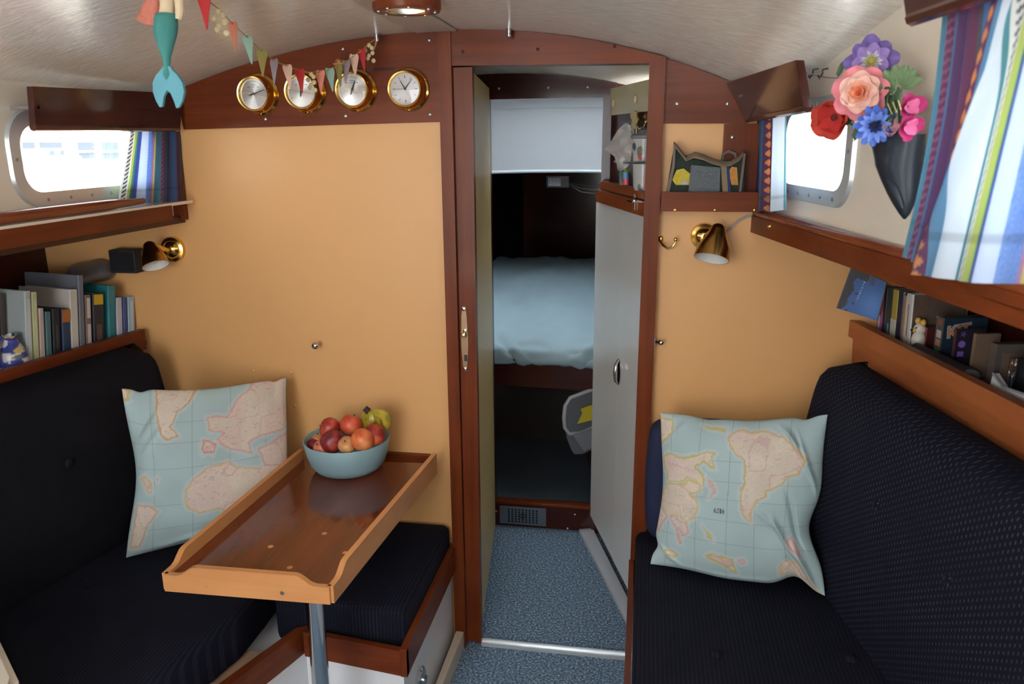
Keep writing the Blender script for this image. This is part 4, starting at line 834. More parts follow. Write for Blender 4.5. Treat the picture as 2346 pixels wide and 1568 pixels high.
def curtain(name, top, bot, inb, units, u0, amp, nf, label, hem=.035, n=260, mrows=90, rot=0, extra=None, bow=0):
    """top and bottom are polylines of 3-D points (same count); folds of amplitude amp pushed along inb"""
    top, bot = np.asarray(top, float), np.asarray(bot, float); k = len(top)-1
    s = np.linspace(0, 1, n); i = np.minimum((s*k).astype(int), k-1); f = (s*k-i)[:, None]
    T, B = top[i]*(1-f)+top[i+1]*f, bot[i]*(1-f)+bot[i+1]*f
    v = np.linspace(0, 1, mrows); P = T[:, None]*(1-v)[None, :, None]+B[:, None]*v[None, :, None]
    ph = s*nf*2*math.pi
    w_ = (np.sin(ph)+.35*np.sin(2.3*ph+1))[:, None]*(amp*(.75+.5*v))[None, :]
    if bow: P = P+dT[None, None, :]*(bow*np.sin(math.pi*v))[None, :, None]
    if extra is not None: w_ = w_+extra(s[:, None], v[None, :])
    P = P+np.asarray(inb)[None, None, :]*w_[..., None]
    ln = np.linalg.norm(P[:, -1]-P[:, 0], axis=1).mean()
    U = np.repeat(u0+s[:, None]*units, mrows, 1); Vm = np.repeat(v[None, :]*ln, n, 0)
    C = stripe_cols(U, Vm, n)
    h = np.abs(Vm-(ln-hem)) < ln/mrows*1.1; C[h] *= .8; C = C*.80+.20*C.mean(2, keepdims=True)+.02
    mb = MB(); mb.tsheet(P, .0016); C = C.reshape(-1, 3)
    o = obj(name, mb, vcol('striped_curtain_cotton', .9, translucent=.5), cols=np.vstack([C, C]), sm=80, label=label, cat='curtain'); return o
oc = .052
pc = lambda x, y, o=oc: PV(x, y, X0T-o, AT)
curtain('curtain', [pc(1712, 270, .03), pc(1745, 266, .05), pc(1772, 260), pc(1800, 254)], [pc(1714, 478, .03), pc(1738, 482, .05), pc(1768, 486, .065), pc(1797, 480, .065)], nT, 18.5, 36.6, .005, 3.0, 'small striped curtain hanging left of the right hand window', hem=.03)
big = .085
pts_t = [pc(x, y, big) for x, y in ((2168, 9), (2210, -5), (2255, -21), (2300, -36))]; pts_b = [pc(2078, 588, big+.005), pc(2106, 600, big+.005), pc(2150, 615, big), pc(2200, 630, big)]
curtain('curtain', pts_t, pts_b, nT, 18.2, 26.8, .007, 4.0, 'shaded half of the wide striped curtain at the right, beside the dark vase', hem=.05, n=240, bow=.016)
pts_t = [pc(x, y, big+.03) for x, y in ((2250, -60), (2330, -90), (2420, -130), (2560, -190))]; pts_b = [pc(2112, 628, big+.03), pc(2180, 643, big+.034), pc(2262, 650, big+.034), pc(2400, 652, big+.03)]
ex = lambda s, v: .012*np.exp(-((s-.33*(1-v)-.02)/.05)**2)
pts_t = [pc(x, y, big+.03) for x, y in ((2285, -31), (2350, -53), (2430, -80), (2560, -125))]
curtain('curtain', pts_t, pts_b, nT, 31, 0.0, .005, 2.2, 'bright backlit half of the wide striped curtain at the right edge', hem=.05, n=320, extra=ex)
xl = -1.272
pl_ = lambda x, y, X=xl: PX(x, y, X)
curtain('curtain', [pl_(300, 285), pl_(335, 285), pl_(375, 285), pl_(413, 285, -1.268)], [pl_(268, 470), pl_(322, 467), pl_(372, 463), pl_(417, 459, -1.268)], (1, 0, 0), 30, 10.5, .005, 3.5, 'small striped curtain hanging right of the left hand window', hem=.035)
# ================================================================== BRASS INSTRUMENTS
def dial_mat():
    m = bpy.data.materials.new('spun_silver_dial'); m.use_nodes = True; b = m.node_tree.nodes['Principled BSDF']
    b.inputs['Base Color'].default_value = (*lin(204, 202, 198), 1); b.inputs['Metallic'].default_value = .85; b.inputs['Roughness'].default_value = .34; b.inputs['Anisotropic'].default_value = .85
    t = m.node_tree.nodes.new('ShaderNodeTangent'); t.direction_type = 'RADIAL'; t.axis = 'Y'; m.node_tree.links.new(t.outputs[0], b.inputs['Tangent']); return m
DIAL = dial_mat(); CARD = mat('white_clock_card', lin(216, 212, 212), .35); INK = mat('dial_ink', lin(34, 32, 36), .5); GOLD = mat('gold_hand', lin(224, 196, 128), .25, metal=1)
LENS = glass_mat('dial_glass', (1, 1, 1), .05)
def instrument(px, py, name, label, cat, kind, hands, R=.0535):
    c = PY(px, py, 2.035); t = thing(name, c, label, cat, 'brass instruments on the mahogany board'); Mx = axis_frame(c, FW); z0 = .044
    ex_, ey_ = np.array(Mx.col[0][:3]), np.array(Mx.col[1][:3])
    b = MB(); b.lathe([(R, 0), (R, .003), (R*.97, .006), (R*.90, .0075), (R*.86, .012), (R*.80, .017), (R*.79, .034), (R*.82, .038), (R*.83, .043), (R*.80, .0465), (R*.74, .0455), (R*.715, .041), (R*.71, .036)], Mx, 48, capped=False); obj('case', b, BRASS, t, sm=50)
    b = MB(); b.lathe([(0, .0365), (R*.725, .0365), (R*.725, .033), (0, .033)], Mx, 40, capped=False); dl = obj('dial', b, DIAL if kind else CARD, t, sm=0)
    P = lambda u, v, h: c+np.array([1.0, 0, 0])*u*R*.71+UP*v*R*.71+FW*h
    def bar(a, r0, r1, w, m, h, nm, par):
        dx, dz = math.sin(R_(a)), math.cos(R_(a)); p0, p1 = P(dx*r0, dz*r0, h), P(dx*r1, dz*r1, h); sd = np.array([dz, 0, -dx])*w
        q = MB(); q.prism([p0-sd, p0+sd, p1+sd*.5, p1-sd*.5], FW*.0006); return obj(nm, q, m, par)
    if kind:
        for a in range(-120, 121, 8): bar(a, .80, .93 if a % 40 == 0 else .87, .0004, INK, .0368, 'tick', dl)
        for k, (u, v, w_) in enumerate(((0, .60, .15), (-.02, .46, .10), (-.34, .45, .09), (.34, .45, .09))):
            q = MB(); q.prism([P(u-w_, v-.014, .0368), P(u+w_, v-.014, .0368), P(u+w_, v+.014, .0368), P(u-w_, v+.014, .0368)], FW*.0003); obj('legend_line', q, INK, dl)
        for k in (-78, 102): bar(k, .07, .93, .0006, GOLD, .0385, 'set_hand', t)
    else:
        for a in range(0, 360, 30): bar(a, .70, .86, .0011 if a % 90 == 0 else .0007, INK, .0368, 'numeral', dl)
        for a in range(0, 360, 6): bar(a, .90, .95, .00025, INK, .0368, 'minute_mark', dl)
    for a, r0, r1, w_ in hands: bar(a, r0, r1, w_, INK, .0395, 'hand', t)
    q = MB(); q.lathe([(.0028, .0365), (.0028, .041), (0, .0415)], Mx, 12); obj('hub', q, INK, t)
    q = MB(); q.lathe([(R*.715, .0425), (R*.5, .0440), (0, .0448)], Mx, 36, capped=False); obj('lens', q, LENS, t, sm=60)
    for k in (30, 150, 270): screw(c+FW*.0068+np.array([1, 0, 0])*R*.93*math.cos(R_(k))+UP*R*.93*math.sin(R_(k)), FW, t, OLDBRASS, .003)
instrument(597, 217, 'weather_gauge', 'leftmost brass dial on the board, black hand pointing right', 'gauge', 1, [(72, 0, .86, .0012), (252, 0, .34, .0022)])
instrument(704, 212, 'weather_gauge', 'second brass dial from the left, behind the red pennant', 'gauge', 1, [(-10, 0, .8, .0012), (190, 0, .34, .0024)])
instrument(819, 208, 'weather_gauge', 'third brass dial from the left, next to the white clock', 'gauge', 1, [(22, 0, .62, .0024), (200, 0, .34, .0026)])
instrument(938, 206, 'ship_clock', 'brass ship clock with white face, nearest the door post', 'clock', 0, [(-30, 0, .62, .0016), (38, 0, .80, .0013), (-91, 0, .82, .0006)])
# ================================================================== LAMPS, HOOKS AND KNOBS
SH_IN = mat('lamp_white_enamel', lin(214, 212, 208), .5)
def wall_lamp(base, dirn, tip, ln, label, rb=.037, r0=.018, r1=.036):
    t = thing('reading_lamp', base, label, 'lamp'); Mx = axis_frame(base, FW)
    b = MB(); b.lathe([(rb, 0), (rb, .004), (rb*.93, .010), (rb*.7, .013), (rb*.62, .020), (rb*.35, .026), (rb*.2, .028), (0, .028)], Mx, 32); obj('base', b, BRASS, t, sm=45)
    tip = np.asarray(tip, float); d = nrm(dirn); Ms = axis_frame(tip, d)
    b = MB(); b.tube([np.asarray(base)+FW*.024, L(base, tip, .5)+FW*.018, tip+d*.012], .0065, 10); obj('arm', b, BRASS, t)
    b = MB(); b.lathe([(0, -.002), (r0*.55, 0), (r0*.9, .006), (r0, .014), (r0*1.35, ln*.35), (r1*.93, ln*.7), (r1, ln), (r1-.0015, ln)], Ms, 32, capped=False); sh = obj('shade', b, OLDBRASS, t, sm=50)
    b = MB(); b.lathe([(r1-.0015, ln), (r1*.9-.002, ln*.7), (r0*1.3-.002, ln*.36), (r0*.8, .016), (0, .012)], Ms, 28, capped=False); obj('lining', b, SH_IN, sh, sm=50)
    b = MB(); b.ball(tip+d*(ln*.62), (.013, .013, .018)); obj('bulb', b, mat('frosted_bulb', lin(228, 226, 220), .4), sh)
    return t
pb_ = PY(398, 571, 2.05); tp = PY(340, 556, 1.965); bt_ = PY(356, 606, 1.945)
wall_lamp(pb_, bt_-tp, tp, .070, 'small brass reading lamp with white lining above the left hand books')
pb_ = PY(1613, 541, 2.05); tp = PY(1646, 520, 1.985); bt_ = PY(1631, 588, 1.955)
wall_lamp(pb_, bt_-tp, tp-nrm(bt_-tp)*.006, .088, 'brass reading lamp under the mahogany shelf with the bag', rb=.034, r0=.018, r1=.043)
cb = MB(); cb.tube([PY(1660, 532, 1.99), PY(1675, 522, 2.03), PY(1692, 506, 2.04), PY(1712, 496, 2.044), PY(1722, 494, 2.044)], .0032, 8); obj('lamp_cable', cb, mat('grey_cable', lin(176, 174, 174), .5), label='short grey cable running from the right hand reading lamp up to the ledge', cat='cable')
p = PY(294, 597, 2.02); mb = MB(); mb.box((.082, .055, .066), c=p, bev=.004, seg=2); t = obj('speaker_box', mb, mat('speaker_case', lin(30, 31, 36), .7), label='small black box on the bulkhead behind the left hand lamp', cat='speaker')
g_ = MB(); g_.box((.070, .003, .054), c=p+FW*.0285, bev=.001); obj('grille', g_, mat('speaker_cloth', lin(22, 23, 28), .95), t)
t = thing('bulkhead_knob', PY(730, 783, 2.05), 'chrome knob on the apricot bulkhead above the left hand pillow', 'knob')
mb = MB(); Mx = axis_frame(PY(733, 786, 2.05), FW); mb.lathe([(.006, 0), (.004, .004), (.0035, .022), (.008, .026), (.0105, .033), (.009, .039), (.004, .042), (0, .042)], Mx, 18); obj('stem', mb, CHROME, t, sm=50)
t = thing('bulkhead_knob', PY(1500, 783, 2.04), 'chrome catch beside the right door post above the map pillow', 'knob')
p = PY(1497, 783, 2.035); mb = MB(); mb.box((.014, .01, .026), c=p, bev=.002); obj('plate', mb, STEEL, t)
mb = MB(); mb.tube([p+np.array([.006, -.002, 0]), p+np.array([.013, -.006, .0005])], .004, 8); mb.ball(p+np.array([.020, -.008, 0]), (.008, .0075, .0075)); obj('knob', mb, CHROME, t)
t = thing('brass_hook', PY(1530, 558, 2.05), 'single brass coat hook on the wall right of the doorway', 'hook')
mb = MB(); c = PY(1514, 548, 2.048); mb.ball(c, (.007, .006, .009)); obj('rose', mb, BRASS, t)
qs = [(1512, 550, 2.045), (1519, 562, 2.03), (1530, 570, 2.02), (1541, 566, 2.015), (1547, 556, 2.015), (1549, 550, 2.018)]; mb = MB(); mb.tube([PY(*q) for q in qs], .0028, 8); mb.ball(PY(1548, 549, 2.018), .0052); obj('arm', mb, BRASS, t)
# deck light in the ceiling
rc = np.array([-.445, 1.56, 0]); rc[2] = zc(rc[0], rc[1]); rc = LIGHT.copy(); rc[2] = zc(rc[0], rc[1])-.001
t = thing('deck_light', rc-UP*.03, 'round mahogany deck light with a glass lens in the ceiling', 'light')
DN = frame(rc, (1, 0, 0), (0, -1, 0), -UP); R0 = .068
mb = MB(); mb.lathe([(R0, -.004), (R0, .016), (R0*.97, .0205), (R0*.72, .0215), (R0*.62, .019), (R0*.60, .010), (R0*.60, -.004)], DN, 48, capped=False); obj('ring', mb, MAH['x'], t, sm=40)
mb = MB(); mb.lathe([(R0*.62, .0205), (R0*.58, .0215), (R0*.52, .018), (R0*.52, .002)], DN, 40, capped=False); obj('bezel', mb, BRASS, t, sm=40)
mb = MB(); mb.lathe([(0, .012), (R0*.53, .012), (R0*.53, .0185), (R0*.3, .0225), (0, .024)], DN, 32, capped=False); obj('lens', mb, frosted('frosted_prism_glass', (.40, .42, .44)), t, sm=40)
for k in range(8): a = R_(45*k+20); screw(rc+np.array([R0*.82*math.cos(a), R0*.82*math.sin(a), -.0212]), -UP, t, STEEL, .0035)
for q, lb in (((863, 80), 'chrome ceiling stud holding the end of the pennant garland'), ((1166, 70), 'chrome ceiling stud above the door head')):
    p = PY(q[0], q[1]-6, 2.0); p[2] = zc(p[0], p[1]); t = thing('ceiling_stud', p, lb, 'stud')
    mb = MB(); mb.lathe([(.0085, -.001), (.0085, .002), (.006, .003)], frame(p, (1, 0, 0), (0, -1, 0), -UP), 16); obj('washer', mb, STEEL, t)
    mb = MB(); mb.lathe([(.0055, .002), (.0055, .013), (.0065, .014), (.0065, .019), (.004, .021), (0, .021)], frame(p, (1, 0, 0), (0, -1, 0), -UP), 16); obj('stem', mb, CHROME, t)
# ================================================================== GARLAND
PEN = {'red': (172, 46, 46), 'salmon': (214, 136, 112), 'mint': (150, 184, 164), 'olive': (132, 122, 66), 'lilac': (146, 132, 140), 'blush': (220, 182, 160), 'gold': (206, 194, 150)}
garl = [(467, -6, 1.30, 'red'), (500, 20, 1.38, 'gold'), (533, 55, 1.46, 'salmon'), (567, 86, 1.54, 'mint'), (600, 118, 1.62, 'olive'), (628, 139, 1.68, 'lilac'), (658, 152, 1.74, 'blush'), (686, 161, 1.79, 'red'), (712, 166, 1.83, 'gold'), (734, 165, 1.86, 'salmon'), (755, 160, 1.885, 'mint'), (776, 150, 1.905, 'olive'), (793, 142, 1.92, 'lilac'), (811, 128, 1.94, 'blush'), (829, 116, 1.955, 'red'), (845, 100, 1.97, 'gold')]
t = thing('pennant_garland', PY(686, 180, 1.80), 'string of small felt pennants hanging in front of the brass dials', 'garland')
tp = [PY(x, y, d) for x, y, d, _ in garl]; p0 = PY(430, -60, 1.2); p0[2] = min(p0[2], zc(p0[0], p0[1])-.002)
mb = MB(); mb.tube([p0]+tp+[PY(857, 92, 1.985), PY(862, 84, 2.0)], .0011, 6); obj('string', mb, mat('gold_string', lin(176, 148, 84), .6), t)
ch = [PY(862, 86, 2.0), PY(861, 100, 1.998), PY(857, 112, 1.995), PY(852, 124, 1.99)]; mb = MB(); mb.tube(ch, .0022, 6); obj('ribbon_tail', mb, MATS['gold_string'], t)
for (x, y, d, c), p in zip(garl, tp):
    m_ = mat('felt_'+c, lin(*PEN[c]), .95, bump=.3, bscale=600, var=.12 if c != 'gold' else .35, vscale=300); w_, h_ = .0112, .050
    i = garl.index((x, y, d, c)); r = .35*math.sin(i*2.1); dx = np.array([math.cos(r), math.sin(r), 0]); nn = np.array([-math.sin(r), math.cos(r), 0]); tl = .10*math.sin(i*1.7)*np.array([1, 0, 0])
    if c == 'gold':
        mb = MB()
        for q in range(7): o_ = p+dx*(w_*.9*math.sin(q*2.4))-UP*(.004+.006*q); mb.ball(o_, (.0055, .003, .0055), nu=8, nv=5)
    else:
        prof = [(-1, -.10), (-.95, .02), (-.7, .09), (-.4, .08), (-.25, .02), (-.1, .07), (.1, .07), (.25, .02), (.4, .08), (.7, .09), (.95, .02), (1, -.10), (.55, -.5), (.12, -.97), (0, -1.0), (-.12, -.97), (-.55, -.5)]
        mb = MB(); mb.prism([p+dx*a*w_+(UP*b+tl*b)*h_-nn*.0008 for a, b in prof], nn*.0016)
    obj('pennant', mb, m_, t, sm=0)
c0 = PY(778, 146, 1.90); mb = MB()
for k in range(26):
    a = rng.uniform(0, 6.28); r = rng.uniform(.004, .017); e = np.array([math.cos(a)*r, rng.uniform(-.004, .004), math.sin(a)*r*.9]); mb.tube([c0-e*.2, c0+e*.5+np.array([0, 0, .002]), c0+e], .0007, 4)
obj('raffia_bow', mb, mat('raffia', lin(184, 138, 84), .8), t)
# ================================================================== FELT MERMAID
my = 1.25; sc_ = lambda x, y: PY(x, y, my)
t = thing('felt_mermaid', sc_(385, 245), 'felt mermaid doll with a teal tail hanging at upper left', 'doll')
TEALF = mat('teal_felt', lin(62, 128, 124), .95, bump=.4, bscale=500, var=.08, vscale=60); FINF = mat('blue_felt', lin(92, 152, 166), .95, bump=.4, bscale=500, var=.08, vscale=60)
SKINF = mat('cream_felt', lin(222, 202, 166), .95, bump=.3, bscale=500); HAIRF = mat('rose_felt', lin(186, 112, 96), .95, bump=.6, bscale=260, var=.15, vscale=90)
def blob(rows, th):                     # rows: (px centre, px y, half width px)
    k = 1/1800*math.sqrt(1)*1.36; vs = []; fs = []; n = 16
    for cx, cy, hw in rows:
        p = sc_(cx, cy)
        for j in range(n): a = 2*math.pi*j/n; vs.append(p+np.array([math.cos(a)*hw*k, math.sin(a)*min(th, hw*k), 0]))
    for i in range(len(rows)-1):
        for j in range(n): q = (j+1) % n; fs.append((i*n+j, i*n+q, (i+1)*n+q, (i+1)*n+j))
    fs += [tuple(range(n)), tuple((len(rows)-1)*n+j for j in range(n))]
    return MB().add(vs, fs)
obj('tail', blob([(380, 30, 14), (380, 32, 22), (379, 45, 25), (379, 62, 26), (379, 80, 24), (380, 105, 17), (381, 130, 10), (382, 155, 6.5), (383, 170, 9), (384, 186, 3)], .02), TEALF, t, sm=70)
fin = [(376, 152), (369, 162), (359, 174), (352, 190), (353, 212), (360, 232), (368, 246), (374, 244), (377, 222), (384, 207), (392, 212), (400, 230), (406, 248), (412, 246), (419, 232), (424, 210), (420, 190), (410, 174), (398, 162), (391, 152)]
mb = MB(); mb.prism([sc_(*q)+np.array([0, -.003, 0]) for q in fin], (0, .006, 0)); obj('fin', mb, FINF, t, sm=40)
obj('torso', blob([(381, 34, 15), (382, 30, 16), (383, 12, 15), (384, -6, 17), (385, -24, 18), (386, -34, 9), (386, -40, 7)], .015), SKINF, t, sm=70)
mb = MB(); mb.tube([sc_(402, -24), sc_(410, 0), sc_(412, 24), sc_(409, 44)], [.008, .0075, .007, .005], 10); obj('arm', mb, SKINF, t)
mb = MB(); mb.tube([sc_(368, -24), sc_(360, 0), sc_(357, 20), sc_(362, 38)], [.008, .0075, .007, .005], 10); obj('arm', mb, SKINF, t)
hd = sc_(387, -58); hd[1] += .0; mb = MB(); mb.ball(hd, (.020, .018, .021)); h_ = obj('head', mb, SKINF, t, sm=80)
for sx in (-1, 1): mb = MB(); mb.ball(hd+np.array([sx*.007, -.0168, .001]), (.0018, .0012, .0022), nu=8, nv=5); obj('eye', mb, INK, h_)
mb = MB(); mb.tube([hd+np.array([-.004, -.0168, -.009]), hd+np.array([0, -.0176, -.0105]), hd+np.array([.004, -.0168, -.009])], .0008, 6); obj('mouth', mb, HAIRF, h_)
mb = MB(); mb.ball(hd+np.array([0, .005, .006]), (.023, .018, .020)); mb.tube([sc_(366, -52)+np.array([0, .004, 0]), sc_(356, -20), sc_(350, 10), sc_(344, 34), sc_(338, 54)], [.012, .012, .013, .016, .019], 10)
mb.tube([sc_(362, 0)+np.array([0, -.006, 0]), sc_(358, 30)+np.array([0, -.006, 0]), sc_(356, 60)+np.array([0, -.006, 0])], [.006, .009, .012], 8); obj('hair', mb, HAIRF, t, sm=60)
ct = hd+UP*.022; mb = MB(); mb.tube([ct, np.array([ct[0], ct[1], max(ct[2]+.004, zc(ct[0], ct[1])-.001)])], .001, 5); obj('hanging_thread', mb, MATS['gold_string'], t)
#MORE2
# ================================================================== WALL VASE AND FLOWERS
def loft(rings, M_axes, n=20):          # rings: (centre, half width, half depth); axes: width direction, depth direction
    wx, dx = M_axes; vs = []; fs = []
    for c, a, b in rings:
        for j in range(n): t = 2*math.pi*j/n; vs.append(np.asarray(c)+np.asarray(wx)*a*math.cos(t)+np.asarray(dx)*b*math.sin(t))
    for i in range(len(rings)-1):
        for j in range(n): q = (j+1) % n; fs.append((i*n+j, i*n+q, (i+1)*n+q, (i+1)*n+j))
    return MB().add(vs, fs)
vo = .036
vp = lambda x, y, o=vo: PV(x, y, X0T-o, AT)
PXM = np.linalg.norm(vp(2100, 400)-vp(2000, 400))/100
VN = mat('black_glazed_pottery', lin(24, 32, 44), .5, coat=.05, spec=.35)
t = thing('wall_vase', vp(2071, 503), 'dark glossy horn shaped vase hung on the cream wall beside the wide curtain', 'vase')
rows = [(2053, 308, 46), (2053, 316, 43), (2056, 345, 35), (2059, 380, 28), (2063, 415, 22.5), (2067, 445, 17.5), (2070, 470, 12), (2072, 490, 6.5), (2072, 502, 1.5)]
rg = [(vp(x, y), r*PXM, min(r*PXM*.8, .032)) for x, y, r in rows]
inn = [(c-UP*.001, a*.92, b*.92) for c, a, b in rg[:4]]
mb = loft(inn[::-1]+rg, (dT, nT), 28); k = len(mb.v); mb.f.append(tuple(range(28))); mb.f.append(tuple(range(k-28, k))); obj('body', mb, VN, t, sm=60)
mb = MB(); mb.tube([vp(2030, 382, vo+.014), vp(2036, 405, vo+.020), vp(2046, 430, vo+.021), vp(2058, 455, vo+.017), vp(2068, 478, vo+.012)], [.003, .006, .006, .005, .002], 10); obj('twist', mb, VN, t, sm=60)
def petal(mb, base, d, n_, ln, wd_, cup=0.0, k=5, m=5, wav=0.0, tip=1.0):
    d = nrm(d); n_ = np.asarray(n_, float)-d*(np.asarray(n_, float)@d); n_ = nrm(n_); sd = np.cross(d, n_); P = []
    for i in range(k+1):
        t_ = i/k; w_ = wd_*(math.sin(math.pi*min(.97, .10+.78*t_**.9))**.75)*(1 if t_ < .99 else tip); row = []
        for j in range(m):
            u = 2*j/(m-1)-1; row.append(base+d*ln*(t_-.06*u*u*t_)+sd*u*w_*.5+n_*(cup*ln*t_*t_+.18*wd_*u*u+wav*ln*math.sin(5*u+9*t_)*t_))
        P.append(row)
    return mb.tsheet(P, .0006)
def pm(name, c, var=.12): return mat('petal_'+name, lin(*c), .7, var=var, vscale=60, spec=.2)
GREEN, LEAF = mat('stem_green', lin(62, 88, 56), .6), mat('leaf_green', lin(66, 92, 66), .55, var=.2, vscale=50)
mouth = vp(2055, 318, vo+.008)
def flower(px, py, off, nf, label, name, build, stem=True):
    c = vp(px, py, off); t = thing(name, c, label, 'flower', 'artificial flowers in the wall vase'); nf = nrm(nf)
    a = nrm(np.cross(UP, nf)); b = np.cross(nf, a); build(t, c, nf, a, b)
    if stem:
        e = mouth+np.array([rng.uniform(-.008, .008), rng.uniform(-.008, .008), -.02]); q = MB(); q.tube([c-nf*.004, L(c, e, .45)-nf*.012, e], .0018, 6); obj('stem', q, GREEN, t)
    return t
def ring(t, c, nf, a, b, n, th, ln, wd_, m, cup, ph=0, wav=0, nm='petal', jit=.08, tip=1.0, r0=.002):
    for i in range(n):
        an = 2*math.pi*(i+ph)/n+rng.uniform(-jit, jit); rd = a*math.cos(an)+b*math.sin(an); tt = R_(th+rng.uniform(-5, 5)); d = rd*math.sin(tt)+nf*math.cos(tt)
        q = MB(); petal(q, c+rd*r0, d, nf if th > 45 else -rd, ln*rng.uniform(.92, 1.08), wd_*rng.uniform(.92, 1.06), cup, wav=wav, tip=tip); obj(nm, q, m, t, sm=60)
tocam = lambda x, y: nrm(CAM-vp(x, y))
def rose(t, c, nf, a, b):
    ring(t, c-nf*.004, nf, a, b, 7, 84, .041, .041, pm('rose_pink', (222, 138, 150)), .12, .2, .02); ring(t, c, nf, a, b, 6, 66, .034, .036, pm('rose_blush', (238, 196, 182)), .18, .5, .02)
    ring(t, c+nf*.002, nf, a, b, 6, 46, .029, .030, pm('rose_blush', (238, 196, 182)), -.12, .1); ring(t, c+nf*.004, nf, a, b, 5, 28, .025, .024, pm('rose_peach', (232, 168, 140)), -.15, .4); ring(t, c+nf*.006, nf, a, b, 4, 12, .023, .016, pm('rose_heart', (222, 132, 98)), -.1, .2)
flower(1974, 214, .095, tocam(1976, 210)+np.array([-.2, 0, .1]), 'large pink and peach rose in the middle of the wall vase', 'rose', rose)
def poppy(t, c, nf, a, b):
    ring(t, c, nf, a, b, 5, 62, .044, .050, pm('poppy_red', (206, 80, 66), .2), .25, .1, .05); ring(t, c+nf*.002, nf, a, b, 4, 36, .034, .040, pm('poppy_deep', (184, 56, 52), .2), -.1, .4, .05)
def poppy2(t, c, nf, a, b):
    poppy(t, c, nf, a, b); q = MB(); q.ball(c+nf*.004, (.0075, .0075, .0075)); obj('centre', q, mat('poppy_centre', lin(88, 30, 34), .8), t)
flower(1915, 268, .075, nrm(tocam(1915, 268)+np.array([-.5, -.1, -.15])), 'red poppy at the far left of the wall vase', 'poppy', poppy2)
def anemone(t, c, nf, a, b):
    ring(t, c, nf, a, b, 8, 82, .037, .031, pm('anemone_violet', (116, 98, 160), .2), .12, .1, .03); ring(t, c+nf*.003, nf, a, b, 7, 70, .029, .024, pm('anemone_lilac', (146, 124, 182), .2), .05, .6, .03); ring(t, c+nf*.006, nf, a, b, 16, 74, .016, .004, pm('anemone_white', (206, 200, 214)), 0, 0)
    q = MB(); q.ball(c+nf*.008, .006); obj('centre', q, mat('anemone_centre', lin(150, 144, 48), .8, var=.2, vscale=200), t)
    ring(t, c+nf*.012, nf, a, b, 14, 62, .010, .0016, pm('stamen_olive', (150, 148, 80)), 0, .5, nm='stamen')
flower(1996, 138, .075, tocam(1998, 142)+np.array([0, 0, -.1]), 'purple anemone with yellow centre at the top of the wall vase', 'anemone', anemone)
def cornflower(t, c, nf, a, b):
    ring(t, c, nf, a, b, 12, 80, .029, .014, pm('cornflower_blue', (82, 112, 196), .2), .1, 0, .04); ring(t, c+nf*.003, nf, a, b, 12, 58, .025, .010, pm('cornflower_pale', (112, 140, 214), .2), 0, .5, .04); ring(t, c+nf*.004, nf, a, b, 8, 30, .018, .007, pm('cornflower_dark', (40, 52, 104)), 0, .3)
    q = MB(); q.ball(c+nf*.004, .006); obj('centre', q, mat('cornflower_centre', lin(24, 28, 44), .8), t)
flower(2005, 285, .080, tocam(2005, 285)+np.array([0, 0, -.2]), 'blue cornflower at the lower front of the wall vase', 'cornflower', cornflower)
def sweetpea(t, c, nf, a, b):
    ring(t, c, nf, a, b, 3, 66, .024, .026, pm('pea_magenta', (166, 50, 104), .2), .2, .1, .04); ring(t, c+nf*.002, nf, a, b, 3, 34, .017, .017, pm('pea_pink', (196, 104, 146), .2), -.1, .6, .04)
flower(2078, 245, .05, tocam(2078, 245)+np.array([.6, 0, 0]), 'upper of two magenta sweet peas at the right of the wall vase', 'sweet_pea', sweetpea)
flower(2074, 288, .055, tocam(2074, 288)+np.array([.6, 0, -.2]), 'lower magenta sweet pea just above the rim of the wall vase', 'sweet_pea', sweetpea)
def budp(t, c, nf, a, b):
    ring(t, c, nf, a, b, 4, 24, .024, .018, pm('bud_pink', (206, 150, 160), .1), -.1)
flower(2040, 306, .06, nrm(tocam(2040, 306)+UP*.6), 'small dusky pink bud at the rim of the wall vase', 'rose_bud', budp)
def sprig(t, c, nf, a, b):
    for k in range(7):
        an = R_(20+k*28); d = a*math.cos(an)+b*math.sin(an); q = MB(); petal(q, c+d*.004, d+nf*.2, nf, .030, .017, .05, wav=.02); obj('leaf', q, mat('pale_leaf', lin(96, 120, 84), .6, var=.15, vscale=60), t)
flower(2058, 200, .05, tocam(2058, 200), 'pale green leafy sprig at the upper right of the wall vase', 'leaf_sprig', sprig)
t = thing('leaf_sprig', vp(2030, 270, .055), 'dark green rose leaves behind the pink rose in the wall vase', 'foliage')
for (x, y, dx, dy, ln) in ((1950, 268, -1, .25, .045), (1972, 300, -.7, .7, .04), (2034, 235, .6, -.9, .05), (2048, 252, .35, .9, .05), (2040, 270, .1, 1, .05), (2020, 250, .8, .3, .045), (2060, 232, .5, -.6, .04), (1930, 160, -.8, .8, .03)):
    d = nrm(dT*dx-UP*dy); q = MB(); petal(q, vp(x, y, .062)-d*ln*.5, d, nT, ln, ln*.62, .08); obj('leaf', q, LEAF, t)
q = MB(); q.tube([vp(2030, 250, .058), vp(2045, 285, .055), mouth], .003, 6); obj('stem', q, GREEN, t)
for k_ in range(3): q = MB(); q.tube([vp(2034+12*k_, 238-4*k_, .07), vp(2044+10*k_, 262-5*k_, .07)], .0009, 5); obj('vein', q, mat('pale_vein', lin(196, 186, 128), .6), t)
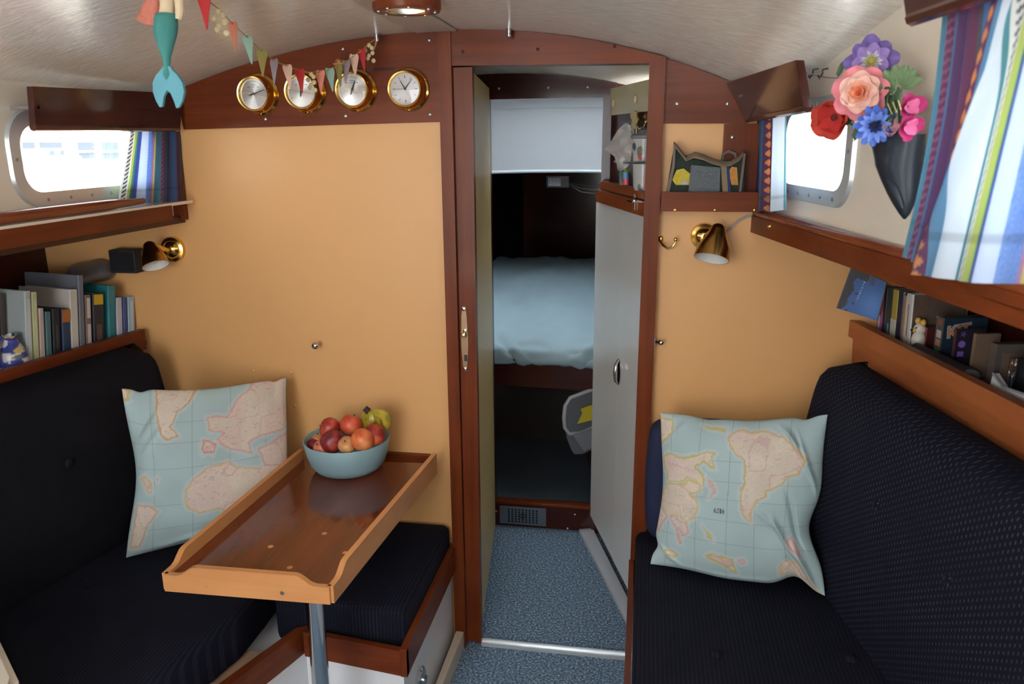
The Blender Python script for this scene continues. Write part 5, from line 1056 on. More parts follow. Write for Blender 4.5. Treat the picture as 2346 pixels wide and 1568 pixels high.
# ================================================================== BOOKS, PORT SHELF
def cloth_book(B, T, thick_dir, th, into, dp_, col, label, group, cat='book', name='book', marks=None, lab=None):
    """B, T: bottom and top of the middle of the spine; spine faces -into"""
    u = nrm(T-B); h = np.linalg.norm(T-B); w_ = nrm(thick_dir-u*(thick_dir@u)); n_ = nrm(np.cross(w_, u)); n_ = n_ if n_@into > 0 else -n_
    t = thing(name, B, label, cat, group); cm = mat('cover_%d_%d_%d' % col, lin(*col), .45, var=.06, vscale=30)
    c_ = lambda a, b, z: B+w_*a+n_*b+u*z; ct = .0018
    mb = MB(); mb.prism([c_(-th/2, .004, 0), c_(-th/2+.002, .0, 0), c_(th/2-.002, 0, 0), c_(th/2, .004, 0), c_(th/2, dp_, 0), c_(th/2-ct, dp_, 0), c_(th/2-ct, .006, 0), c_(-th/2+ct, .006, 0), c_(-th/2+ct, dp_, 0), c_(-th/2, dp_, 0)], u*h); obj('cover', mb, cm, t, sm=0)
    mb = MB(); mb.prism([c_(-th/2+ct, .006, .002), c_(th/2-ct, .006, .002), c_(th/2-ct, dp_-.003, .002), c_(-th/2+ct, dp_-.003, .002)], u*(h-.004)); obj('page_block', mb, mat('book_pages', lin(206, 198, 182), .9, var=.05, vscale=300), t, sm=0)
    for z0, z1, f, c in (lab or ()):
        mb = MB(); mb.prism([c_(-th*f/2, -.0004, h*z0), c_(th*f/2, -.0004, h*z0), c_(th*f/2, -.0004, h*z1), c_(-th*f/2, -.0004, h*z1)], n_*.001); obj('spine_label', mb, mat('label_%d_%d_%d' % c, lin(*c), .5), t, sm=0)
    return t
def on_plane(x0, a):
    return lambda x, y: PV(x, y, x0, a)
gL = 'books on the left hand shelf'; plL = on_plane(-1.468, -AR); zL = .9265
BL_ = [(-16, -12, 676, 44, (44, 46, 50), .19, 'fat dark grey binder at the left end of the left hand shelf', [(.25, .75, .6, (70, 74, 78))]),
 (14, 18, 672, 11, (70, 60, 56), .19, 'thin brown book beside the dark grey binder', ()),
 (71, 84, 664, 15, (176, 186, 186), .20, 'pale grey green sea chart folder behind the patterned jug', [(.1, .9, .5, (198, 204, 202))]),
 (86, 111, 664, 13, (188, 190, 142), .20, 'pale yellow green folder leaning right on the left hand shelf', [(.3, .9, .4, (200, 200, 168))]),
 (100, 121, 702, 12, (190, 172, 166), .15, 'dusty pink white paperback on the left hand shelf', ()),
 (115, 131, 711, 13, (74, 110, 116), .15, 'thin grey teal paperback beside the pink one', ()),
 (133, 147, 705, 18, (30, 34, 40), .15, 'black paperback in the middle of the left hand shelf', [(.25, .7, .3, (60, 64, 70))]),
 (155, 168, 706, 20, (34, 58, 88), .15, 'dark blue paperback with an orange patch at its top', [(.74, .99, .9, (176, 104, 44))]),
 (174, 193, 660, 19, (204, 198, 190), .19, 'tall white book in the middle of the left hand shelf', ()),
 (191, 208, 628, 13, (110, 114, 124), .21, 'tallest slate grey book on the left hand shelf', ()),
 (206, 221, 673, 14, (120, 96, 88), .16, 'brown book with white mottled spine', [(.1, .5, .6, (196, 190, 186)), (.6, .95, .6, (200, 194, 190))]),
 (229, 242, 671, 27, (38, 44, 52), .18, 'thick black book with a yellow label at its top', [(.80, .98, .86, (196, 160, 40)), (.12, .45, .5, (96, 76, 66))]),
 (259, 273, 652, 17, (42, 118, 130), .19, 'tall teal book on the left hand shelf', [(.7, .98, .9, (58, 122, 128))]),
 (276, 288, 680, 14, (192, 190, 200), .15, 'lilac white book near the right end of the left hand shelf', ()),
 (289, 299, 680, 9, (66, 78, 136), .15, 'thin violet blue book near the right end of the left hand shelf', ()),
 (303, 316, 678, 16, (156, 184, 196), .16, 'pale blue book at the right end of the left hand shelf', [(.1, .9, .4, (196, 206, 210))])]
uL = nrm(UP-dL*.13)
for bx_, tx, ty, wp, col, dp_, lb, lab in BL_:
    by = 858-.318*bx_; pq_ = plL if bx_ > 60 else on_plane(-1.528, -AR); V_, T = pq_(bx_, by), pq_(tx, ty); B = V_+uL*((zL+.0015-V_[2])/uL[2]); T = B+uL*((T[2]-B[2])/uL[2]); th = abs(np.linalg.norm(pq_(bx_+wp/2, by)-pq_(bx_-wp/2, by)))*.90
    B, T = B+UP*th*.07, T+UP*th*.07
    cloth_book(B, T, dL, th, -nL, min(dp_, .20), col, lb, gL, lab=lab)
# grey carrier bag lying over the books
t = thing('carrier_bag', PV(225, 640, -1.56, -AR), 'crumpled grey carrier bag with an orange print on top of the left hand books', 'bag')
c = PV(222, 618, -1.57, -AR); mb = MB(); mb.ball((0, 0, 0), (.06, .125, .030), None, 36, 18)
mb.v = [tuple(np.array(v)*(1+.07*math.sin(9*v[1]*7+4*v[0]*14)+.05*math.sin(v[0]*60+v[1]*40))+c+np.array([0, 0, -.018*(v[1]/.12)**2])) for v in mb.v]; obj('film', mb, mat('grey_film', lin(104, 102, 104), .35), t, sm=50)
mb = MB(); mb.ball(PV(258, 636, -1.56, -AR), (.012, .022, .012)); obj('print', mb, mat('orange_film', lin(190, 84, 46), .4), t)
# patterned jug
jb = PV(32, 838, -1.481, -AR); jb[2] = zL; t = thing('patterned_jug', jb, 'blue and white patterned jug with touches of yellow on the left hand shelf', 'jug')
prof = [(.0, 0), (.026, 0), (.034, .012), (.036, .035), (.032, .058), (.023, .078), (.018, .090), (.020, .102), (.0185, .102), (.016, .092), (.021, .076), (0, .02)]
mb = MB(); fine = []
for (r1, h1), (r2, h2) in zip(prof[:-1], prof[1:]):
    for k in range(6): fine.append((r1+(r2-r1)*k/6, h1+(h2-h1)*k/6))
fine.append(prof[-1]); mb.lathe(fine, frame(jb, (1, 0, 0), (0, 1, 0), UP), 60, capped=False)
v = np.array(mb.v)-jb; an = np.arctan2(v[:, 1], v[:, 0])/math.pi*3; nz = vnoise(an*.5+3, v[:, 2]*26, 2.2, 77); nz2 = vnoise(an*.5+9, v[:, 2]*30, 2.6, 78)
C = np.tile(s2l((206, 202, 200)), (len(v), 1)); C[nz > .56] = s2l((58, 66, 140)); C[(nz2 > .72)] = s2l((196, 172, 92)); C[(nz2 < .2)] = s2l((96, 110, 120)); C[(v[:, 2] < .008)] = s2l((190, 140, 70))
obj('body', mb, vcol('painted_pottery', .25, coat=.3), t, cols=C, sm=60)
mb = MB(); mb.tube([jb+np.array([.0, -.019, .098]), jb+np.array([.0, -.034, .092]), jb+np.array([0, -.042, .07]), jb+np.array([0, -.038, .045]), jb+np.array([0, -.033, .036])], .004, 8); obj('handle', mb, mat('blue_pottery', lin(66, 74, 144), .25), t)
# ================================================================== STARBOARD SHELF
plR = on_plane(.578, AR); gR = 'books on the right hand shelf'; zR = 1.0155
BR_ = [(2013, 743, 2029, 660, 10, (150, 50, 120), 'magenta paperback with white lettering marks beside the blue cover book', [(.05, .4, .45, (226, 206, 222)), (.45, .72, .6, (206, 60, 66))]),
 (2023, 749, 2038, 662, 8, (38, 38, 46), 'thin black book beside the magenta paperback', ()),
 (2033, 755, 2049, 664, 15, (40, 62, 70), 'dark teal book on the right hand shelf', [(.05, .3, .3, (120, 140, 144))]),
 (2044, 764, 2063, 668, 14, (176, 160, 74), 'yellow book with a white foot on the right hand shelf', [(.02, .42, .9, (200, 202, 190))]),
 (2056, 768, 2077, 672, 13, (34, 38, 62), 'navy blue book on the right hand shelf', ()),
 (2066, 774, 2080, 680, 7, (176, 132, 94), 'thin tan book beside the white one', ()),
 (2075, 780, 2092, 676, 15, (204, 200, 194), 'white book with a line of small print at the end of the row', [(.2, .8, .16, (130, 128, 126))])]
for bx_, by, tx, ty, wp, col, lb, lab in BR_:
    V_, T = plR(bx_, by), plR(tx, ty); uR = nrm(UP-dR*.05); B = V_+uR*((zR+.0008-V_[2])/uR[2]); T = B+uR*((min(T[2], 1.252)-B[2])/uR[2]); th = np.linalg.norm(plR(bx_+wp/2, by)-plR(bx_-wp/2, by))*.95
    bk_ = cloth_book(B, T, dR, th, -nR, .13, col, lb, gR, lab=lab)
    if col == (204, 200, 194): mb = MB(); o_ = dR*(th/2+.0004); mb.prism([B+o_-nR*.003, B+o_-nR*.128, T+o_-nR*.128, T+o_-nR*.003], dR*.0006); obj('back_print', mb, mat('brown_photo_print', lin(92, 74, 62), .5, var=.5, vscale=45), bk_, sm=0)
# blue cover book standing crosswise at the forward end
q = [PY(1919, 707, 1.985), PY(2009, 735, 1.945), PY(2030, 647, 1.945), PY(1953, 612, 1.985)]
t = thing('picture_book', q[0], 'blue picture book with its front cover showing at the end of the right hand shelf', 'book', gR)
g = np.linspace(0, 1, 70); U, V = np.meshgrid(g, g, indexing='ij'); Pq = (1-U)[..., None]*((1-V)[..., None]*q[0]+V[..., None]*q[3])+U[..., None]*((1-V)[..., None]*q[1]+V[..., None]*q[2])
nz = vnoise(U, V, 9, 5)*.3+vnoise(U, V, 22, 6)*.2; C = s2l((40, 84, 150))*(1-.35*V+.1)[..., None]+s2l((90, 150, 210))*(.30*np.exp(-((U-.8)**2+(V-.35)**2)/.12))[..., None]
dk = (nz+.05 > U*1.05-.02+.25*np.abs(V-.6)) | ((V > .78+.2*nz) & (U < .55)); C[dk] = s2l((24, 28, 36)); fg = (np.abs(U-.64) < .05) & (V > .78) & (np.sin(U*160) > -.2); C[fg] = s2l((50, 46, 44))
tx_ = (np.abs(U-.36-.1*V) < .012) & (V > .3) & (V < .8) & (np.sin(V*90) > 0); C[tx_] = s2l((150, 190, 216))
mb = MB(); mb.sheet(Pq); mb.f = mb.f; obj('front_cover', mb, vcol('printed_cover', .35, coat=.2), t, cols=C.reshape(-1, 3), sm=0)
nb = nrm(np.cross(q[1]-q[0], q[3]-q[0])); nb = nb if nb[1] > 0 else -nb
mb = MB(); mb.prism([p+nb*.0012 for p in q], nb*.014); obj('page_block', mb, MATS['book_pages'], t, sm=0)
mb = MB(); mb.prism([p+nb*.0155 for p in q], nb*.0015); obj('back_cover', mb, mat('cover_dark', lin(34, 36, 44), .5), t, sm=0)
mb = MB(); mb.prism([q[0]-nb*.0005, q[0]+nb*.017, q[0]+nb*.017-nrm(q[1]-q[0])*.003, q[0]-nb*.0005-nrm(q[1]-q[0])*.003], q[3]-q[0]); obj('spine', mb, MATS['cover_dark'], t, sm=0)
def crossbox(px, ytop, ybot, wd_, th, col, label, name='box', cat='box', x0=.60, group=None, shade=None):
    """box whose wide face looks aft; (px) is its inboard after edge"""
    a = PV(px, ytop, x0, AR); b = a.copy(); b[2] = zR if ybot is None else PV(px, ybot, x0, AR)[2]; h = a[2]-b[2]; ox = -nR
    t = thing(name, b, label, cat, group); mb = MB(); mb.prism([b, b+ox*wd_, b+ox*wd_-dR*th, b-dR*th], UP*h); o = obj('carton', mb, mat('card_%d_%d_%d' % col, lin(*col), .45), t, sm=0)
    return t, o, b, h, ox
def patch(t, b, ox, u0, z0, u1, z1, col, nm='print', off=.0006):
    mb = MB(); mb.prism([b+ox*u0+UP*z0, b+ox*u1+UP*z0, b+ox*u1+UP*z1, b+ox*u0+UP*z1], dR*off); return obj(nm, mb, mat('ink_%d_%d_%d' % col, lin(*col), .4), t, sm=0)
def disc(t, c, r, col, n=20, star=0, nm='print'):
    pts = []
    for i in range(n if not star else star*2):
        an = 2*math.pi*i/(n if not star else star*2); rr = r if not star or i % 2 == 0 else r*.42; pts.append(c+(-nR)*rr*math.cos(an)+UP*rr*math.sin(an))
    mb = MB(); mb.prism(pts, dR*.0006); return obj(nm, mb, mat('ink_%d_%d_%d' % col, lin(*col), .4), t, sm=0)
# animal ornament
ob = PV(2104, 780, .590, AR); ob[2] = zR; t = thing('animal_ornament', ob, 'small gold and white animal ornament with a black nose beside the white book', 'ornament')
GO, WO_ = mat('ornament_gold', lin(214, 170, 84), .3), mat('ornament_white', lin(226, 218, 206), .25, var=.05)
hz = PV(2106, 735, .590, AR)[2]-zR
mb = MB(); mb.ball(ob+UP*hz*.34, (.016, .016, hz*.36)); mb.ball(ob+UP*hz*.74, (.0135, .0135, .014)); obj('body', mb, WO_, t, sm=80)
for k in (-1, 1):
    mb = MB(); mb.ball(ob+UP*(hz*.98)+dR*.0105*k, (.0065, .0065, .0085)); obj('ear', mb, GO, t, sm=80)
    mb = MB(); mb.ball(ob+UP*(hz*.80)+dR*(.006*k)+nR*.012, .002, nu=8, nv=5); obj('eye', mb, INK, t, sm=80)
mb = MB(); mb.ball(ob+UP*hz*.70+nR*.012, (.006, .007, .005)); obj('muzzle', mb, GO, t, sm=80); mb = MB(); mb.ball(ob+UP*hz*.71+nR*.018-UP*0, .0034, nu=10, nv=6); obj('nose', mb, INK, t, sm=80)
mb = MB(); mb.ball(ob+UP*.006+nR*.012, (.007, .014, .006)); obj('paws', mb, GO, t, sm=80)
# white plate standing against the hull
pc_ = PV(2168, 772, .655, AR); t = thing('white_plate', pc_-UP*.07, 'white plate standing on edge behind the boxes on the right hand shelf', 'plate')
rp = max(.05, pc_[2]-zR); mb = MB(); mb.lathe([(0, 0), (rp*.62, 0), (rp*.70, .004), (rp*.97, .010), (rp, .0115), (rp*.985, .0135), (rp*.70, .008), (rp*.60, .004), (0, .004)], axis_frame(pc_, nrm(nR+dR*.35+UP*.1)), 48, capped=False); obj('dish', mb, mat('white_china', lin(206, 204, 206), .2, coat=.3), t, sm=40)
t, o, b, h, ox = crossbox(2126, 752, None, .05, .030, (70, 28, 24), 'small dark red box in front of the white plate', x0=.598); patch(t, b-dR*.030+nR*.0, -dR*-1, .0, 0, .030, h, (128, 60, 42), 'side') if False else None
mb = MB(); mb.prism([b+nR*.0006, b-dR*.030+nR*.0006, b-dR*.030+nR*.0006+UP*h, b+nR*.0006+UP*h], nR*.0004); obj('side_panel', mb, mat('ink_128_60_42', lin(128, 60, 42), .4), t, sm=0)
t, o, b, h, ox = crossbox(2166, 730, None, .095, .030, (26, 46, 62), 'dark blue card game box with orange lettering on the right hand shelf', x0=.600)
mb = MB(); mb.prism([b+nR*.0006, b-dR*.030+nR*.0006, b-dR*.030+nR*.0006+UP*h, b+nR*.0006+UP*h], nR*.0004); obj('side_panel', mb, mat('ink_66_78_84', lin(66, 78, 84), .4), t, sm=0)
for k, (z0, z1, c) in enumerate(((.80, .96, (120, 70, 52)), (.50, .68, (190, 176, 172)), (.30, .46, (176, 120, 96)), (.12, .26, (90, 130, 84)), (.02, .1, (206, 156, 130)))):
    mb = MB(); mb.prism([b-dR*(.006)+nR*.0012+UP*h*z0, b-dR*.024+nR*.0012+UP*h*z0, b-dR*.024+nR*.0012+UP*h*z1, b-dR*.006+nR*.0012+UP*h*z1], nR*.0003); obj('print', mb, mat('ink_%d_%d_%d' % c, lin(*c), .4), t, sm=0)
for dz, sc2, col, off in ((0, 1.0, (206, 112, 56), .0012), (0, 1.0, (150, 170, 176), .0006)):
    cu_ = bpy.data.curves.new('lettering', 'FONT'); cu_.body = 'KIT'; cu_.size = .036; cu_.extrude = .0003; cu_.offset = 0 if off > .001 else .0022; cu_.space_character = .95; cu_.shear = .1
    to = bpy.data.objects.new('lettering_source', cu_); dg = bpy.context.evaluated_depsgraph_get(); me = bpy.data.meshes.new_from_object(to); mb = MB(); mb.add([v.co[:] for v in me.vertices], [tuple(p.vertices) for p in me.polygons])
    bpy.data.objects.remove(to); bpy.data.curves.remove(cu_); bpy.data.meshes.remove(me)
    xform(mb, frame(b+ox*.008+UP*(h-.044)+dR*off, nrm(ox+UP*.18), nrm(UP-ox*.18), dR)); obj('lettering', mb, mat('ink_%d_%d_%d' % col, lin(*col), .4), t, sm=0)
t, o, b, h, ox = crossbox(2194, 756, None, .062, .009, (38, 32, 46), 'black card box with purple shapes and a red disc on the right hand shelf', x0=.592)
mb = MB(); mb.prism([b+nR*.0006, b-dR*.009+nR*.0006, b-dR*.009+nR*.0006+UP*h, b+nR*.0006+UP*h], nR*.0004); obj('side_panel', mb, mat('ink_84_38_48', lin(84, 38, 48), .4), t, sm=0)
disc(t, b+ox*.014+UP*h*.88, .008, (92, 72, 132), star=5); disc(t, b+ox*.013+UP*h*.62, .0075, (124, 92, 172)); patch(t, b, ox, .006, h*.30, .019, h*.43, (124, 92, 172)); disc(t, b+ox*.052+UP*h*.44, .0105, (164, 44, 52), 24)
t, o, b, h, ox = crossbox(2238, 766, None, .050, .010, (112, 92, 76), 'plain brown cardboard box on the right hand shelf', x0=.590)
t, o, b, h, ox = crossbox(2286, 790, None, .060, .02, (84, 76, 74), 'tall grey card carton behind the white tray on the right hand shelf', x0=.590); patch(t, b, ox, .012, h*.1, .05, h*.8, (104, 88, 74))
# black bar lying behind the fiddle
a, b = PV(2102, 778, .562, AR), PV(2222, 851, .562, AR); a[2] = b[2] = zR+.0158
t = thing('black_tube', (a+b)/2-UP*.016, 'long black tube lying along the front of the right hand shelf', 'tube'); mb = MB(); mb.tube([a, b], .0155, 16); obj('barrel', mb, BLACK, t); d = nrm(b-a); mb = MB(); mb.tube([b-d*.001, b+d*.012], .0145, 16); obj('end_cap', mb, mat('grey_plastic', lin(86, 88, 92), .4), t)
# white tray and black gadget with chrome bars
pw = lambda x, y, o_=.562: PV(x, y, o_, AR)
t = thing('white_tray', pw(2320, 935), 'white plastic tray at the near end of the right hand shelf', 'tray')
mb = MB(); ty_ = [pw(2268, 884), pw(2275, 856), pw(2296, 888), pw(2350, 906), pw(2430, 925), pw(2430, 990), pw(2340, 940)]
for p in ty_: p[2] = max(p[2], 1.0162)
mb.prism(ty_, -nR*.012); obj('front', mb, mat('white_plastic', lin(214, 214, 216), .3), t)
mb = MB(); A4 = [pw(2290, 908), pw(2430, 975)]; A4[0][2] = A4[1][2] = 1.0162; A4 = [a__-nR*.0125 for a__ in A4]; mb.prism([A4[0], A4[1], A4[1]-nR*.13, A4[0]-nR*.13], UP*.006); obj('floor_panel', mb, MATS['white_plastic'], t)
mb = MB(); mb.tube([pw(2275, 856, .556), pw(2296, 887, .556), pw(2350, 905, .556), pw(2430, 924, .556)], .0022, 8); obj('rim', mb, mat('clear_rim', lin(150, 150, 154), .1), t)
a = pw(2312, 812, .60); t = thing('black_gadget', pw(2325, 893, .60), 'black gadget with two chrome bars standing in the white tray', 'device')
b0 = pw(2318, 897, .60); b0[2] = 1.0226; mb = MB(); mb.prism([b0+dR*.0, b0+dR*.10, b0+dR*.10-nR*.07, b0-nR*.07], UP*(a[2]-b0[2])); obj('case', mb, BLACK, t)
for k_ in (0, .011): mb = MB(); mb.tube([pw(2308+k_*800, 886, .592), pw(2320+k_*800, 822, .592)], .0034, 10); obj('chrome_bar', mb, CHROME, t)
# ================================================================== STARBOARD SHELF ON THE BULKHEAD, WITH THE BAG
t = thing('corner_shelf', (.14, 2.0, 1.32), 'small mahogany shelf with a deep front on the wall right of the doorway', 'shelf')
a, b = PY(1516, 440, 1.955), PY(1722, 487, 1.955); mb = MB(); mb.span((a[0], 1.955, b[2]+.001), (.268, 1.970, a[2])); obj('front_board', mb, MAH['x'], t)
mb = MB(); mb.span((a[0], 1.970, b[2]+.002), (.268, 2.034, b[2]+.014)); obj('shelf_board', mb, MAHD['x'], t)
for qx in (1546, 1638, 1729): screw(PY(qx, 482, 1.954), FW, t, BRASS, .0036)
sh0 = b[2]+.0145
bgp = lambda x, y, Y=1.985: PY(x, y, Y)
t = thing('tapestry_bag', (.14, 2.0, sh0), 'tapestry handbag with a grey knitted pocket on the corner shelf', 'bag')
zf = lambda p: np.array([p[0], p[1], sh0])
mb = MB(); mb.prism([zf(bgp(1524, 440)), zf(bgp(1706, 440)), bgp(1708, 352), bgp(1690, 366), bgp(1640, 372), bgp(1585, 364), bgp(1562, 350), bgp(1546, 330)], (0, .04, 0)); obj('body', mb, mat('bag_tapestry', lin(44, 52, 44), .95, var=.5, vscale=40, bump=.6, bscale=300), t)
def bpatch(pts, m, nm, Y=1.984, th=.004, bump=0): mb = MB(); mb.prism([bgp(x, y, Y) for x, y in pts], (0, -th, 0)); return obj(nm, mb, m, t)
bpatch([(1583, 378), (1650, 384), (1648, 447), (1576, 447)], mat('grey_knit', lin(98, 104, 108), .95, var=.45, vscale=260, bump=1, bscale=350), 'knitted_pocket', th=.006)
bpatch([(1540, 412), (1550, 390), (1566, 386), (1581, 398), (1578, 424), (1548, 424)], mat('yellow_tapestry', lin(186, 168, 62), .95, var=.4, vscale=120, bump=.5), 'flower_patch', th=.003)
bpatch([(1560, 417), (1572, 414), (1576, 421), (1562, 424)], mat('lilac_tapestry', lin(178, 172, 182), .9), 'petal_patch', Y=1.9815, th=.002)
bpatch([(1651, 380), (1664, 382), (1668, 447), (1656, 447)], mat('khaki_webbing', lin(134, 118, 88), .95, bump=.6, bscale=400), 'webbing_strap', th=.005)
bpatch([(1664, 378), (1670, 378), (1674, 447), (1669, 447)], mat('blue_binding', lin(42, 60, 112), .9), 'binding', th=.004)
bpatch([(1670, 390), (1676, 382), (1688, 384), (1691, 424), (1676, 424), (1672, 408)], mat('amber_tapestry', lin(186, 130, 66), .95, var=.45, vscale=110, bump=.5), 'amber_patch', th=.003)
for k_, pts in enumerate(([(1543, 330), (1548, 332), (1546, 380), (1532, 447), (1523, 447), (1540, 380)], [(1703, 352), (1708, 352), (1697, 447), (1691, 447)])): bpatch(pts, mat('taupe_piping', lin(112, 98, 90), .9), 'edge_piping', th=.006)
fl = [(1544, 327, .0), (1558, 344, .006), (1572, 361, .012), (1582, 356, .018), (1592, 351, .022), (1610, 356, .022), (1632, 366, .020), (1655, 372, .018), (1675, 371, .014), (1692, 362, .008), (1704, 349, .002)]
mb = MB(); mb.tsheet([[bgp(x, y, 2.028), bgp(x, y-2, 2.01), bgp(x, y, 1.992-d), bgp(x, y+5+200*d, 1.980-d)] for x, y, d in fl], .003); obj('flap', mb, mat('khaki_canvas', lin(128, 112, 92), .9, bump=.4, bscale=400, var=.1), t, sm=70)
mb = MB(); mb.tube([bgp(1655, 370, 2.022), bgp(1657, 354, 2.022), bgp(1670, 347, 2.022), bgp(1684, 352, 2.022), bgp(1688, 368, 2.022)], .004, 8); obj('handle', mb, MATS['taupe_piping'], t)
# ================================================================== PASSAGE
PA = math.atan(.148/.47); pp_ = lambda x, y, o=0.0: PV(x, y, .0783-o, PA)
t = thing('passage_locker', psr(.38, 0), 'white locker front with a chrome pull along the right side of the passage', 'cabinet')
zl = pp_(1398, 466)[2]-.004
mb = MB(); mb.prism([psr(.0, .05), psr(.74, .05), psr(.74, zl), psr(.0, zl)], (.02, .006, 0)); obj('carcass', mb, WHITE, t)
pin = np.array([-.954, -.30, 0]); sd_ = .42
mb = MB(); mb.prism([psr(.0, .07, .0), psr(sd_, .07, .0), psr(sd_, zl-.002, .0), psr(.0, zl-.002, .0)], pin*.012); dr = obj('door', mb, WHITE, t)
mb = MB(); mb.prism([psr(sd_+.004, .07), psr(.74, .07), psr(.74, zl-.002), psr(sd_+.004, zl-.002)], pin*.011); obj('fixed_panel', mb, WHITE, t)
hc = pp_(1419, 852, .014); mb = MB(); mb.ball((0, 0, 0), (.026, .048, .013), axis_frame((0, 0, 0), pin), 24, 14); ca = nrm(np.cross(UP, pin))
hl = .045; mb = MB(); mb.prism([hc+UP*hl*math.cos(a)+ca*.020*math.sin(a) for a in np.linspace(0, 2*math.pi, 28)[:-1]], pin*.003); hp = obj('handle', mb, CHROME, dr)
mb = MB(); mb.tube([hc+UP*hl*.95+pin*.003, hc+UP*hl*.6+ca*.008+pin*.014, hc+ca*.012+pin*.017, hc-UP*hl*.6+ca*.008+pin*.014, hc-UP*hl*.95+pin*.003], [.003, .006, .008, .006, .003], 12); hp2 = obj('grip', mb, CHROME, dr, sm=60)
mb = MB(); mb.prism([psr(.0, .0, .0), psr(.74, .0, .0), psr(.74, .0, .055), psr(.0, .0, .035)], (0, 0, .014)); obj('plinth', mb, mat('pale_plinth', lin(196, 198, 206), .35), t)
a_, b_ = pp_(1403, 424), pp_(1478, 436); mb = MB(); mb.prism([psr(.02, zl+.001, .0), psr(.70, zl+.001, .0), psr(.72, zl+.02, .0), psr(.71, zl+.036, .0), psr(.69, zl+.042, .0), psr(.02, zl+.042, .0)], -pin*-.02); obj('wooden_top_rail', mb, wood('orange_mahogany', lin(130, 62, 30), lin(164, 88, 46), 'y', rough=.3), t)
mb = MB(); mb.prism([psr(.05, zl+.046, -.0), psr(.68, zl+.046, -.0), psr(.70, zl+.060), psr(.66, zl+.074), psr(.05, zl+.074)], pin*.012); obj('wooden_fiddle', mb, MATS['orange_mahogany'], t)
mb = MB(); c = pp_(1456, 461, .022); mb.box((.05, .003, .036), axis_frame(c, pin, UP)); hg = obj('hinge', mb, CHROME, t); mb = MB(); mb.tube([c+UP*.02+pin*.003, c-UP*.026+pin*.003], .004, 10); obj('hinge_pin', mb, CHROME, hg)
# rail, jug, cards, tube, hook, cloth
w0 = .0
t = thing('rack_rail', pp_(1440, 372, .05), 'thin chrome rail across the rack above the passage locker', 'rail'); mb = MB(); mb.tube([pp_(1409, 371, .0), pp_(1411, 371, .05), pp_(1425, 372, .06), pp_(1450, 373, .06), pp_(1484, 372, .06), pp_(1500, 372, .03)], .0042, 10); obj('bar', mb, STEEL, t)
jb = pp_(1474, 425, .030); jb[2] = zl+.0745
t = thing('floral_jug', jb, 'tall floral patterned jug with a grey lid behind the rack rail in the passage', 'jug'); ht = max(.12, pp_(1460, 318, .03)[2]-jb[2])
prof = [(0, 0), (.024, 0), (.028, .01), (.030, ht*.3), (.031, ht*.7), (.034, ht*.93), (.035, ht)]; fine = []
for (r1, h1), (r2, h2) in zip(prof[:-1], prof[1:]):
    for k in range(12): fine.append((r1+(r2-r1)*k/12, h1+(h2-h1)*k/12))
fine.append(prof[-1]); mb = MB(); mb.lathe(fine, frame(jb, (1, 0, 0), (0, 1, 0), UP), 60, capped=False)
v = np.array(mb.v)-jb; an = np.arctan2(v[:, 1], v[:, 0])/math.pi*2; C = np.tile(s2l((186, 184, 182)), (len(v), 1)); n1_ = vnoise(an+5, v[:, 2]*12, 2.4, 41); n2_ = vnoise(an+2, v[:, 2]*13, 2.6, 42)
C[n1_ > .74] = s2l((110, 124, 106)); C[n2_ > .80] = s2l((176, 66, 60)); C[n2_ < .14] = s2l((70, 78, 120)); C[(n1_ < .16)] = s2l((198, 148, 128)); obj('body', mb, MATS['painted_pottery'], t, cols=C, sm=60)
mb = MB(); mb.lathe([(.035, 0), (.038, .002), (.039, .008), (.033, .013), (0, .015)], frame(jb+UP*ht, (1, 0, 0), (0, 1, 0), UP), 40); obj('lid', mb, mat('grey_lid', lin(120, 122, 122), .4), t, sm=40)
t = thing('pink_card', pp_(1436, 346, .055), 'pink greeting card tucked between the white cloth and the floral jug', 'card'); mb = MB(); mb.prism([pp_(1424, 362, .052), pp_(1449, 364, .052), pp_(1448, 333, .05), pp_(1425, 329, .05)], pin*.0015); obj('sheet', mb, mat('pink_paper', lin(204, 156, 170), .7), t)
t = thing('colourful_tube', pp_(1434, 420, .05), 'small tube with blue, yellow and pink print standing on the passage locker', 'tube'); mb = MB(); a, b = pp_(1434, 424, .052), pp_(1434, 384, .052); mb.tube([a, L(a, b, .33)], .009, 12); obj('lower_band', mb, mat('tube_pink', lin(206, 80, 96), .4), t); mb = MB(); mb.tube([L(a, b, .33), L(a, b, .72)], .009, 12); obj('middle_band', mb, mat('tube_blue', lin(96, 150, 196), .4), t); mb = MB(); mb.tube([L(a, b, .72), b], [.009, .003], 12); obj('cap', mb, mat('tube_green', lin(150, 160, 70), .4), t)
t = thing('green_tube', pp_(1424, 420, .045), 'slim grey green tube beside the colourful tube in the passage', 'tube'); mb = MB(); a, b = pp_(1424, 424, .046), pp_(1424, 388, .046); mb.tube([a, L(a, b, .8), b], [.0075, .0075, .004], 12); obj('barrel', mb, mat('sage_plastic', lin(96, 116, 104), .4), t)
t = thing('double_hook', pp_(1458, 300, .0), 'ornate brass double hook on the passage wall above the jug', 'hook')
mb = MB(); k = [(1449, 258), (1456, 253), (1464, 258), (1462, 268), (1466, 276), (1463, 290), (1456, 298), (1450, 288), (1452, 276), (1448, 268)]; mb.prism([pp_(x, y, -.022) for x, y in k], pin*.006); obj('back_plate', mb, BRASS, t)
for qs in ([(1458, 286, -.016), (1464, 296, .0), (1474, 292, .012), (1480, 280, .014)], [(1457, 290, -.016), (1459, 300, -.004), (1459, 308, .004)]): mb = MB(); mb.tube([pp_(*q) for q in qs], .0034, 8); mb.ball(pp_(*qs[-1]), .005); obj('prong', mb, BRASS, t)
t = thing('white_cloth', pp_(1425, 350, .03), 'crumpled white cloth hanging over the rack rail in the passage', 'cloth')
